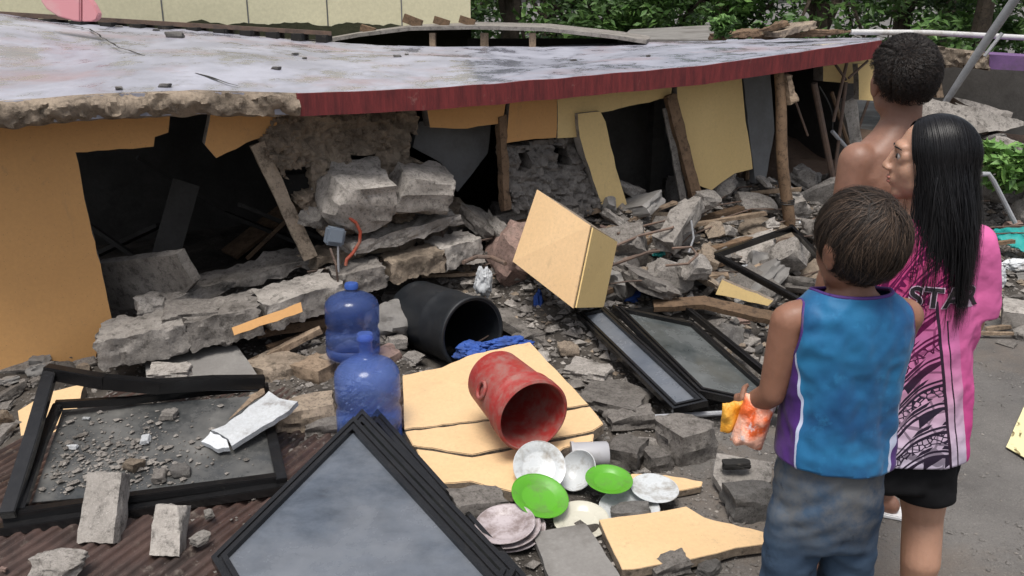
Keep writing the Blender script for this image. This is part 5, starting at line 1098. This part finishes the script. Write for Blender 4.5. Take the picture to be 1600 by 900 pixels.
LOOPS = {}
def organic(name, mb, voxel, mat, it=5, cut=None, wrinkle=None, thick=0.0, parent=None, **kw):
    """weld overlapping closed shapes into one continuous skin"""
    me = bpy.data.meshes.new('tmp'); me.from_pydata(mb.v, [], mb.f); bm = bmesh.new(); bm.from_mesh(me); bmesh.ops.recalc_face_normals(bm, faces=bm.faces); bm.to_mesh(me); bm.free()
    o = bpy.data.objects.new('tmp', me); COL.objects.link(o); r = o.modifiers.new('r', 'REMESH'); r.mode = 'VOXEL'; r.voxel_size = voxel
    s = o.modifiers.new('s', 'SMOOTH'); s.factor = .5; s.iterations = it
    dg = bpy.context.evaluated_depsgraph_get(); out = bpy.data.meshes.new_from_object(o.evaluated_get(dg)); bpy.data.objects.remove(o)
    out.name = name; bm = bmesh.new(); bm.from_mesh(out)
    if cut: bmesh.ops.delete(bm, geom=[f for f in bm.faces if cut(f.calc_center_median())], context='FACES')
    if wrinkle:
        bm.normal_update()
        for v in bm.verts: v.co += v.normal * wrinkle(v.co)
        for _ in range(2): bmesh.ops.smooth_vert(bm, verts=[v for v in bm.verts], factor=.4, use_axis_x=True, use_axis_y=True, use_axis_z=True)
    loops = []
    if cut:                                                    # even out the cut edges and remember them
        be = [e for e in bm.edges if e.is_boundary]; nb = {}
        for e in be:
            for v, w in ((e.verts[0], e.verts[1]), (e.verts[1], e.verts[0])): nb.setdefault(v, []).append(w)
        seen = set()
        for v0 in list(nb):
            if v0 in seen or len(nb[v0]) != 2: continue
            lp = [v0]; seen.add(v0); cur = v0
            while True:
                nx_ = [w for w in nb[cur] if w not in seen and len(nb[w]) == 2]
                if not nx_: break
                cur = nx_[0]; seen.add(cur); lp.append(cur)
            if len(lp) < 20: continue
            co = np.array([v.co[:] for v in lp])
            for _ in range(14): co = co * .5 + (np.roll(co, 1, 0) + np.roll(co, -1, 0)) * .25
            for v, c in zip(lp, co): v.co = c
            loops.append([Vector(c) for c in co])
        ring_ = [v for v in bm.verts if not v.is_boundary and any(w.is_boundary for w in [e.other_vert(v) for e in v.link_edges])]
        for _ in range(3): bmesh.ops.smooth_vert(bm, verts=ring_, factor=.5, use_axis_x=True, use_axis_y=True, use_axis_z=True)
    LOOPS[name] = loops
    bm.to_mesh(out); bm.free(); out.materials.clear(); out.materials.append(mat); out.polygons.foreach_set("use_smooth", [True] * len(out.polygons))
    ob = bpy.data.objects.new(name, out); COL.objects.link(ob)
    if parent: ob.parent = parent
    if thick: m = ob.modifiers.new('t', 'SOLIDIFY'); m.thickness = thick; m.offset = 1
    return tag(ob, **kw)
def head_shapes(mb, T, k, ears=True):
    def E(c, r, rot=None): mb.ell(T @ (Vector(c) * k), [q * k for q in r], T.to_3x3())
    def Cc(a, b, r0, r1): mb.capsule(T @ (Vector(a) * k), T @ (Vector(b) * k), r0 * k, r1 * k)
    E((0, -.015, .025), (.074, .092, .086)); E((0, .030, -.03), (.056, .056, .078)); E((0, .058, -.088), (.024, .022, .022)); E((0, .02, -.06), (.056, .05, .045))
    Cc((0, .086, .012), (0, .103, -.026), .0065, .009); E((.011, .094, -.03), (.009, .011, .008)); E((-.011, .094, -.03), (.009, .011, .008))
    for s in (-1, 1): E((s * .031, .0715, .0150), (.017, .011, .0055)); E((s * .031, .070, -.0045), (.016, .010, .0055)); E((s * .046, .061, .005), (.008, .013, .014))
    E((0, .068, .028), (.05, .021, .016)); E((.029, .046, -.030), (.027, .029, .036)); E((-.029, .046, -.030), (.027, .029, .036)); E((0, .073, -.055), (.028, .019, .024))
    for s in (-1, 1) if ears else (): E((s * .076, -.004, -.012), (.009, .021, .033)); E((s * .079, -.010, -.002), (.010, .022, .022))
def face_bits(root, T, k, tk):
    for s in (-1, 1):
        e = MB().ell(T @ (Vector((s * .030, .0715, .0055)) * k), (.0108 * k,) * 3, seg=16, rings=10); obj('eye', e, M['eye_white'], root, raw=True, smooth=True)
        e = MB().ell(T @ (Vector((s * .0305, .0795, .0055)) * k), (.0072 * k, .0045 * k, .0068 * k), T.to_3x3(), 12, 8); obj('iris', e, M['eye_dark'], root, raw=True, smooth=True)
        e = MB().tube([T @ (Vector((s * q, y, z)) * k) for q, y, z in ((.016, .089, .025), (.03, .088, .028), (.044, .079, .026), (.050, .071, .022))], [.001 * k, .002 * k, .0018 * k, .0006 * k], 6); obj('eyebrow', e, M['hair_black'], root, raw=True, smooth=True)
    l = MB().ell(T @ (Vector((0, .0885, -.053)) * k), (.019 * k, .007 * k, .0045 * k), T.to_3x3(), 16, 8).ell(T @ (Vector((0, .0875, -.063)) * k), (.017 * k, .007 * k, .0052 * k), T.to_3x3(), 16, 8); obj('lips', l, M['lip'], root, raw=True, smooth=True)
SK = Vector((0, -.015, .025)); SR = Vector((.074, .092, .086))
def strands(name, T, k, n, seed, mat, root, accept, step, segs, width, base=1.03):
    """hair: each strand a tapered ribbon grown over the skull by step(p, i, rnd, st)"""
    rnd = random.Random(seed); mb = MB(); done = 0
    while done < n:
        v = Vector((rnd.gauss(0, 1), rnd.gauss(0, 1), rnd.gauss(0, 1))).normalized()
        if not accept(v, rnd): continue
        done += 1; p = Vector((SK.x + v.x * SR.x * base, SK.y + v.y * SR.y * base, SK.z + v.z * SR.z * base)); st = {'v': v, 'r': rnd.random(), 'g': rnd.gauss(0, 1), 'h': rnd.gauss(0, 1), 'a': rnd.uniform(0, 6.28)}
        pts = [p]
        for i in range(segs): pts.append(step(pts[-1], i, rnd, st))
        b = len(mb.v); m = len(pts); w = width * rnd.uniform(.6, 1.3)
        for i, q in enumerate(pts):
            d = (pts[min(i + 1, m - 1)] - pts[max(i - 1, 0)]); out = (q - SK); out.z *= .3 if q.z < -.05 else 1; s = d.cross(out)
            s = s.normalized() if s.length > 1e-7 else Vector((1, 0, 0)); ww = w * (1 - .75 * (i / (m - 1)) ** 2); o2 = out.normalized() * ww * .35
            mb.v += [tuple(T @ ((q + s * ww) * k)), tuple(T @ ((q + o2) * k)), tuple(T @ ((q - s * ww) * k))]
        for i in range(m - 1):
            a = b + 3 * i; mb.f += [(a, a + 1, a + 4, a + 3), (a + 1, a + 2, a + 5, a + 4)]
    return obj(name, mb, M[mat], root, raw=True, smooth=True, fix=False)
def on_skull(p, f):
    q = p - SK; e = math.sqrt((q.x / SR.x) ** 2 + (q.y / SR.y) ** 2 + (q.z / SR.z) ** 2); return SK + q * (f / max(e, 1e-5))
def hairline(v):      # True where hair grows (facing +y)
    if v.z > .62: return v.y < .78
    if v.z > .15: return v.y < .28 + .5 * (v.z - .15)
    if v.z > -.30: return v.y < -.02
    return v.y < -.25 and v.z > -.72
def cap(name, T, k, mat, root, f=1.05, ok=None):
    ok = ok or hairline
    mb = MB(); nu, nv = 48, 30; idx = {}
    for j in range(nv + 1):
        for i in range(nu):
            a = math.pi * j / nv; b = 2 * math.pi * i / nu; v = Vector((math.sin(a) * math.cos(b), math.sin(a) * math.sin(b), math.cos(a))); q = Vector((SK.x + v.x * SR.x * f, SK.y + v.y * SR.y * f, SK.z + v.z * SR.z * f)); idx[i, j] = (len(mb.v), v); mb.v.append(tuple(T @ (q * k)))
    for j in range(nv):
        for i in range(nu):
            q = [idx[i, j], idx[(i + 1) % nu, j], idx[(i + 1) % nu, j + 1], idx[i, j + 1]]
            if all(ok(v) for _, v in q): mb.f.append(tuple(a for a, _ in q))
    return obj(name, mb, M[mat], root, raw=True, smooth=True, fix=False)
def fingers(mb, w, dirv, palmn, side, k=1.0, curl=.5):
    """palm and five fingers from wrist w; dirv along the hand, palmn out of the palm, side towards the thumb"""
    d = Vector(dirv).normalized(); pn = Vector(palmn).normalized(); sd = Vector(side).normalized(); w = Vector(w); pc = w + d * .045 * k
    m = Matrix((sd, pn, d)).transposed(); mb.ell(pc, (.034 * k, .014 * k, .046 * k), m)
    for i, (off, L) in enumerate(((.026, .062), (.009, .072), (-.009, .068), (-.026, .054))):
        a = w + d * .078 * k + sd * off * k; d1 = (d * math.cos(curl * .6) + pn * math.sin(curl * .6)); d2 = (d * math.cos(curl * 1.7) + pn * math.sin(curl * 1.7)); d3 = (d * math.cos(curl * 2.6) + pn * math.sin(curl * 2.6))
        b = a + d1 * L * .45 * k; c = b + d2 * L * .32 * k; e = c + d3 * L * .25 * k
        mb.capsule(a, b, .0088 * k, .008 * k, 10); mb.capsule(b, c, .008 * k, .0074 * k, 10); mb.capsule(c, e, .0074 * k, .0062 * k, 10)
    a = w + d * .022 * k + sd * .026 * k; b = a + (d * .5 + sd * .7 + pn * .4).normalized() * .036 * k; c = b + (d * .8 + sd * .1 + pn * .6).normalized() * .03 * k
    mb.capsule(a, b, .0115 * k, .0095 * k, 10); mb.capsule(b, c, .0095 * k, .0075 * k, 10)
def limb(mb, pts): 
    for (a, r0), (b, r1) in zip(pts, pts[1:]): mb.capsule(a, b, r0, r1)
def foot(mb, a, yaw=0, k=1.0):
    d = Vector((-math.sin(yaw), math.cos(yaw), 0)); a = Vector(a); h = Vector((a.x, a.y, .036 * k)) - d * .03 * k
    mb.ell(h, (.03 * k, .036 * k, .034 * k)); mb.capsule(h + Vector((0, 0, -.002)), h + d * .13 * k + Vector((0, 0, -.008)), .031 * k, .026 * k)
    for i in range(5):
        s = Vector((d.y, -d.x, 0)) * (.028 - .014 * i) * k; mb.capsule(h + d * .13 * k + s - Vector((0, 0, .012)), h + d * (.172 - .006 * abs(i - 1)) * k + s - Vector((0, 0, .02)), .010 * k, .0085 * k, 8)
def wr(amp, sc, seed, zst=.45): return lambda c: amp * fnoise((c.x, c.y, c.z * zst), sc, seed, 3)

# ---- boy
boy = thing('person', 'boy in a blue sleeveless shirt and dirty jeans holding an orange packet, seen from behind', 'person', (.717, 1.80, 0), R(5))
T = Matrix.Translation((-.006, -.01, 1.318)) @ Matrix.Rotation(R(19), 4, 'Z') @ Matrix.Rotation(R(-4), 4, 'X'); HK = .98
b = MB(); head_shapes(b, T, HK)
b.loft([(0, 0, .62, .07, .06), (0, 0, .70, .095, .075), (0, 0, .80, .102, .076), (0, 0, .92, .106, .076), (0, 0, 1.03, .114, .08), (0, -.005, 1.11, .122, .078), (0, -.008, 1.165, .11, .064), (0, -.008, 1.20, .068, .05), (0, -.006, 1.225, .042, .042)])
b.capsule((0, -.012, 1.16), (0, .002, 1.27), .044, .043)
for s in (-1, 1): b.capsule((s * .08, -.005, 1.165), (s * .122, -.004, 1.157), .04, .04)
limb(b, [((-.132, -.004, 1.152), .039), ((-.152, .0, .985), .029)]); limb(b, [((-.152, .0, .985), .029), ((-.164, .045, .945), .028), ((-.17, .10, .905), .02)]); fingers(b, (-.17, .10, .905), (.0, .9, -.35), (.9, .15, .1), (0, .35, .95), .82, .7)
limb(b, [((.122, .0, 1.152), .038), ((.125, .05, .985), .029)]); limb(b, [((.125, .05, .985), .029), ((.11, .09, .94), .028), ((.06, .15, .90), .021)]); fingers(b, (.06, .15, .90), (-.85, .4, -.2), (-.3, -.8, 0), (0, .1, .95), .82, .6)
for s in (-1, 1):
    limb(b, [((s * .060, 0, .66), .052), ((s * .072, .010, .37), .040), ((s * .074, -.02, .27), .046), ((s * .076, -.012, .07), .03)]); foot(b, (s * .076, -.005, 0), R(-6 * s), .92)
organic('body', b, .0055, M['skin_boy'], 4, parent=boy)
s_ = MB().loft([(0, 0, .78, .134, .108), (0, 0, .86, .130, .102), (0, 0, .95, .122, .092), (0, 0, 1.04, .124, .090), (0, -.004, 1.12, .134, .09), (0, -.008, 1.178, .126, .076), (0, -.008, 1.215, .085, .062), (0, -.008, 1.26, .056, .054)])
def cutb(c):
    if c.z < .828 - .012 * c.x / .14: return True
    if c.z > 1.222 + .10 * min(0, -c.y) * 0 - .25 * max(0, c.y + .01): return True
    x = abs(c.x) - .142; return (x / .048) ** 2 + ((c.y - .004) / .058) ** 2 + ((c.z - 1.145) / .085) ** 2 < 1
organic('shirt', s_, .006, M['boy_shirt'], 3, cutb, lambda c: .013 * (.5 - abs(fnoise((c.x + c.z * .25, c.y, c.z * .35), 8, 3, 2)) * 2) * (.4 + max(0, 1.12 - c.z) * 1.6) + .005 * (.4 - abs(fnoise((c.x, c.y, c.z * .8), 20, 1, 2)) * 1.6), .003, boy, label='blue sleeveless satin shirt with purple side panels')
for lp in LOOPS['shirt']:
    zc = sum(p.z for p in lp) / len(lp)
    if zc > 1.0: obj('neck_trim' if zc > 1.19 else 'armhole_trim', MB().tube([p + Vector((0, 0, .001)) for p in lp[::2] + [lp[0]]], .0045, 6), M['purple_trim'], boy, raw=True, smooth=True)
j = MB().loft([(0, 0, .62, .10, .082), (0, 0, .70, .114, .096), (0, 0, .78, .114, .092), (0, 0, .88, .11, .085)])
for s in (-1, 1): limb(j, [((s * .060, 0, .69), .068), ((s * .070, .004, .54), .058), ((s * .074, .008, .37), .055), ((s * .08, 0, .12), .057)])
organic('jeans', j, .007, M['jeans'], 3, lambda c: c.z > .86 or c.z < .075, lambda c: .007 * (.5 - abs(fnoise((c.x * .55, c.y * .55, c.z * 1.3 + abs(c.x) * .8), 9, 8, 2)) * 2) + .0022 * fnoise((c.x * .6, c.y * .6, c.z * 2), 24, 2, 2), .004, boy, label='dirt stained blue jeans')
for s in (-1, 1):
    so = MB().prism([(s * .079 + x, y, .012) for x, y in [(-.036, -.06), (.036, -.06), (.042, .05), (.045, .14), (.02, .175), (-.02, .175), (-.045, .14), (-.04, .05)]], (0, 0, -.010)); obj('sandal_sole', so, M['cable'], boy, raw=True)
cap('hair_base', T, HK, 'hair_brown', boy, 1.06)
CR = Vector((.1, -.55, .83)).normalized()
def step_boy(p, i, rnd, st):
    q = (p - SK); nn = Vector((q.x / SR.x ** 2, q.y / SR.y ** 2, q.z / SR.z ** 2)).normalized(); fl = st['v'] - CR; fl += Vector((0, 0, -.35)) + Vector((0, .25, 0)) * (st['v'].z > .3); fl += noise.noise_vector(st['v'] * 3.6) * 1.0 + Vector((math.sin(st['a']), math.cos(st['a']), 0)) * .22
    t = (fl - nn * fl.dot(nn)).normalized(); t = (t + Vector((0, 0, -.25 * i / 7))).normalized(); lift = 1.05 + .11 * st['r'] + .05 * noise.noise(st['v'] * 4) + .03 * math.sin(i * .6 + st['h']) + (.10 * i / 7 if st['r'] > .96 else 0)
    return on_skull(p + t * (.0115 + .006 * st['r']), lift if q.z > -.06 else lift + .02)
strands('hair', T, HK, 13000, 4, 'hair_brown', boy, lambda v, r: hairline(v), step_boy, 8, .0007)

# ---- girl
girl = thing('person', 'long-haired girl in a pink patterned shirt and black shorts looking left', 'person', (1.03, 2.19, 0), R(-8))
T = Matrix.Translation((-.005, -.005, 1.43)) @ Matrix.Rotation(R(78), 4, 'Z') @ Matrix.Rotation(R(2), 4, 'X'); HK = .97
b = MB(); head_shapes(b, T, HK, False)
b.loft([(0, 0, .66, .10, .08), (0, 0, .76, .145, .10), (0, 0, .86, .125, .085), (0, 0, .95, .112, .078), (0, 0, 1.06, .125, .09), (0, -.004, 1.16, .135, .085), (0, -.008, 1.23, .11, .065), (0, -.008, 1.27, .06, .048), (0, -.006, 1.30, .042, .042)])
b.capsule((0, -.012, 1.22), (0, 0, 1.37), .044, .043)
for s in (-1, 1):
    limb(b, [((s * .115, -.004, 1.205), .042), ((s * .150, .0, 1.01), .035)]); limb(b, [((s * .150, 0, 1.01), .035), ((s * .14, .09, .97), .034), ((s * .09, .20, .96), .023)]); fingers(b, (s * .09, .20, .96), (-s * .8, .5, 0), (0, 0, -1), (0, .9, .2), .92, .5)
for s, x in ((-1, .085), (1, .115)):
    limb(b, [((s * .08, 0, .72), .095), ((s * x, .01, .43), .054), ((s * x, -.025, .31), .053), ((s * x, -.015, .18), .036), ((s * x, -.012, .08), .03)]); foot(b, (s * x, -.005, 0), R(-5 * s), 1.0)
organic('body', b, .0042, M['skin_girl'], 7, parent=girl)
face_bits(girl, T, HK, 0)
s_ = MB().loft([(0, 0, .60, .190, .125), (0, 0, .72, .184, .122), (0, 0, .86, .172, .115), (0, 0, 1.0, .160, .112), (0, 0, 1.10, .156, .112), (0, -.005, 1.18, .152, .1), (0, -.008, 1.238, .128, .08), (0, -.008, 1.275, .085, .064), (0, -.008, 1.32, .056, .054)])
for s in (-1, 1): s_.capsule((s * .122, -.004, 1.205), (s * .160, .0, 1.0), .064, .058)
def cutg(c):
    if c.z < .645: return True
    if c.z > 1.29 - .3 * max(0, c.y): return True
    return abs(c.x) > .105 and c.z < 1.035 and (abs(c.x) > .155 or c.z < .99) and abs(c.x) > interp(c.z, [(.6, .3), (.9, .2), (.95, .168), (1.0, .163), (1.04, .150)])
organic('shirt', s_, .006, M['girl_shirt'], 3, cutg, lambda c: .014 * (.5 - abs(fnoise((c.x - c.z * .2, c.y, c.z * .3), 8, 5, 2)) * 2) * (.5 + max(0, 1.15 - c.z)) + .004 * fnoise(c, 22, 2, 2), .003, girl, label='pink and white shirt with black tribal print')
shirt_o = girl.children[-1]
sh_ = MB().loft([(0, 0, .56, .14, .11), (0, 0, .64, .152, .105), (0, 0, .80, .12, .09)])
for s in (-1, 1): limb(sh_, [((s * .082, 0, .64), .092), ((s * .102, .0, .46), .09)])
organic('shorts', sh_, .008, M['black_cloth'], 3, lambda c: c.z > .72 or c.z < (.478 if c.x < 0 else .515), lambda c: .012 * fnoise(c, 9, 6, 3), .004, girl, label='loose black shorts')
bv_ = BVHTree.FromPolygons([v.co[:] for v in shirt_o.data.vertices], [p.vertices[:] for p in shirt_o.data.polygons])
def lettering(body, cx, cz, size, mat, off, lift, name):
    cu = bpy.data.curves.new('t', 'FONT'); cu.body = body; cu.size = size; cu.align_x = 'CENTER'; cu.offset = off; cu.space_character = 1.12; o = bpy.data.objects.new('t', cu); COL.objects.link(o)
    me = bpy.data.meshes.new_from_object(o.evaluated_get(bpy.context.evaluated_depsgraph_get())); bpy.data.objects.remove(o); bm = bmesh.new(); bm.from_mesh(me); bmesh.ops.triangulate(bm, faces=bm.faces); bmesh.ops.subdivide_edges(bm, edges=bm.edges, cuts=1)
    mb = MB()
    for v in bm.verts:
        h = bv_.ray_cast(Vector((cx + v.co.x, -1, cz + v.co.y)), Vector((0, 1, 0))); mb.v.append((cx + v.co.x, (h[0].y if h[0] else -.1) - .004 - lift, cz + v.co.y))
    mb.f = [tuple(v.index for v in f.verts) for f in bm.faces]; bm.free(); obj(name, mb, M[mat], girl, raw=True, fix=False)
lettering('STAR', .045, 1.085, .068, 'letter_edge', .004, .0015, 'lettering_outline'); lettering('STAR', .045, 1.085, .068, 'letter_black', .0018, .003, 'lettering')
cap('hair_base', T, HK, 'hair_black', girl, 1.05, lambda v: v.z > -.3 and v.y < .16 + .58 * max(0, v.z))
def acc_g(v, r): return v.z > -.30 and v.y < (.20 + .62 * max(0, v.z) - .06 * abs(v.x))
def step_girl(p, i, rnd, st):
    q = p - SK
    if q.z > -.015:
        nn = Vector((q.x / SR.x ** 2, q.y / SR.y ** 2, q.z / SR.z ** 2)).normalized(); sg = 1 if st['v'].x > 0 else -1
        fl = Vector((sg * .8 * max(0, q.z / .08), -.30, -.8 - .5 * (1 - max(0, q.z / .08)))); t = (fl - nn * fl.dot(nn)).normalized(); return on_skull(p + t * .02, 1.03 + (.05 + .13 * st['r']) * min(1, (i + 1) / 5))
    k_ = min(1, max(0, (-q.z) / .20)); sg = 1 if p.x > 0 else -1
    ytar = -.015 - .135 * (.5 + .5 * math.sin(st['a'])) + .03 * max(0, st['v'].y + .35) + .035 * noise.noise(st['v'] * 6); xt = sg * (.062 + .02 * st['r']) * (1 if st['v'].y > -.4 else abs(st['v'].x) * 1.4)
    return p + Vector(((xt - p.x) * .10 + .0035 * math.sin(i * .45 + st['a']) + .0016 * st['g'], (ytar - p.y) * .10 + .002 * math.sin(i * .4 + st['h'] * 2), (-.30 - .11 * st['r'] - .05 * noise.noise(st['v'] * 5) - p.z) / max(1, 19 - i)))
strands('hair', T, HK, 13000, 9, 'hair_black', girl, acc_g, step_girl, 19, .0009, 1.02)

# ---- man
man = thing('person', 'shirtless man with short curly dark hair standing behind the girl, back turned', 'person', (1.095, 2.56, 0), R(25))
T = Matrix.Translation((-.012, .0, 1.585)) @ Matrix.Rotation(R(-20), 4, 'Z'); HK = 1.0
b = MB(); head_shapes(b, T, HK)
b.loft([(0, 0, .78, .11, .09), (0, 0, .90, .155, .105), (0, 0, 1.0, .14, .095), (0, 0, 1.10, .138, .09), (0, 0, 1.22, .158, .10), (0, -.006, 1.33, .175, .10), (0, -.01, 1.40, .15, .075), (0, -.012, 1.445, .09, .058), (0, -.01, 1.48, .056, .052)])
b.capsule((0, -.014, 1.40), (0, -.002, 1.54), .056, .054)
for s in (-1, 1):
    b.capsule((s * .08, -.03, 1.30), (s * .09, -.02, 1.22), .075, .06); limb(b, [((s * .142, -.006, 1.37), .055), ((s * .175, -.01, 1.11), .042)]); limb(b, [((s * .175, -.01, 1.11), .042), ((s * .18, .01, 1.02), .04), ((s * .175, .05, .87), .027)]); fingers(b, (s * .175, .05, .87), (0, .2, -.98), (-s, 0, 0), (0, .5, .8), 1.0, .4)
limb(b, [((-.09, 0, .86), .10), ((-.10, .02, .48), .062), ((-.10, -.01, .34), .06), ((-.10, -.01, .09), .036)]); foot(b, (-.10, 0, 0), R(8), 1.1)
limb(b, [((.09, 0, .86), .10), ((.22, .16, .50), .062), ((.28, .16, .34), .058), ((.38, .19, .09), .036)]); foot(b, (.38, .20, 0), R(40), 1.1)
organic('body', b, .006, M['skin_man'], 4, parent=man)
sh_ = MB().loft([(0, 0, .74, .16, .125), (0, 0, .88, .172, .12), (0, 0, .98, .158, .11)]); limb(sh_, [((-.095, 0, .85), .118), ((-.102, .015, .56), .1)]); limb(sh_, [((.095, 0, .85), .118), ((.175, .12, .60), .1)])
organic('shorts', sh_, .009, M['grey_plastic'] if False else M['black_cloth'], 3, lambda c: c.z > .97 or c.z < .55, lambda c: .012 * fnoise(c, 8, 6, 3), .004, man)
for cx, cy, yaw in ((-.10, 0, 8), (.38, .20, 40)):
    d = Matrix.Rotation(R(yaw), 3, 'Z'); c = Vector((cx, cy, 0))
    so = MB().prism([c + d @ Vector((x, y, .018)) for x, y in [(-.04, -.085), (.04, -.085), (.048, .03), (.052, .13), (.03, .18), (-.03, .18), (-.052, .13), (-.044, .03)]], (0, 0, -.016)); obj('sandal_sole', so, M['white_rubber'], man, raw=True, bevel=.004)
    for sx in (-1, 1): obj('sandal_strap', MB().tube([c + d @ Vector(p) for p in ((0, .135, .035), (sx * .028, .085, .072), (sx * .048, .01, .03))], .007, 6), M['white_rubber'], man, raw=True, smooth=True)
cap('hair_base', T, HK, 'hair_curly', man, 1.07)
def step_man(p, i, rnd, st):
    q = p - SK; nn = q.normalized(); a_ = st['a'] + i * 1.15; t = nn.orthogonal().normalized(); bb = nn.cross(t); return p + nn * .0026 + (t * math.cos(a_) + bb * math.sin(a_)) * .0055
strands('hair', T, HK, 9000, 12, 'hair_curly', man, lambda v, r: hairline(v), step_man, 6, .0010, 1.06)

# ---- what the boy holds
def _bag(name, c1, c2, c3):
    k = NB(name); n1 = k.noise(14, 5); c = k.mix(k.ramp(n1, .42, .55), c1, c2); c = k.mix(k.ramp(k.noise(22, 6), .56, .66), c, c3); k.bump(k.noise(26, 6, .7), .8, .012); return k.done(c, .28, .5)
M['bag_orange'] = _bag('bag_orange', (.75, .13, .03), (.80, .42, .30), (.75, .70, .70)); M['bag_yellow'] = _bag('bag_yellow', (.72, .30, .02), (.75, .38, .05), (.70, .25, .03))
def pillow(name, mat, c, sx, sy, th, rot, seed, label, cat):
    mb = MB(); n = 26; c = Vector(c); m = rot
    for side in (1, -1):
        for jj in range(n + 1):
            for ii in range(n + 1):
                u = ii / n * 2 - 1; v = jj / n * 2 - 1; e = max(0, (1 - u ** 4) * (1 - v ** 4)) ** .6; q = Vector((u * sx, side * th * e * (1 + .0), v * sy)); q += Vector((.004, .014, .004)) * fnoise((q.x, q.y * .3, q.z * .6), 30, seed, 2) * (1 if e > 0 else .6)
                mb.v.append(tuple(c + m @ q))
    K = (n + 1) ** 2
    for s in (0, 1):
        for jj in range(n):
            for ii in range(n):
                a = s * K + jj * (n + 1) + ii; f = (a, a + 1, a + n + 2, a + n + 1); mb.f.append(f if s else f[::-1])
    obj(name, mb, M[mat], label=label, cat=cat, smooth=True, fix=False)
hp = G(1172, 655, .885)
pillow('snack_packet', 'bag_yellow', G(1147, 652, .90) + Vector((0, .0, 0)), .030, .037, .012, Matrix.Rotation(R(8), 3, 'Z'), 2, 'yellow orange snack packet sticking out of the plastic bag in the boy\'s hand', 'packet')
pillow('plastic_bag', 'bag_orange', G(1177, 660, .90), .036, .062, .028, Matrix.Rotation(R(-20), 3, 'Z') @ Matrix.Rotation(R(12), 3, 'Y'), 5, 'crumpled orange and white plastic bag held by the boy', 'plastic bag')
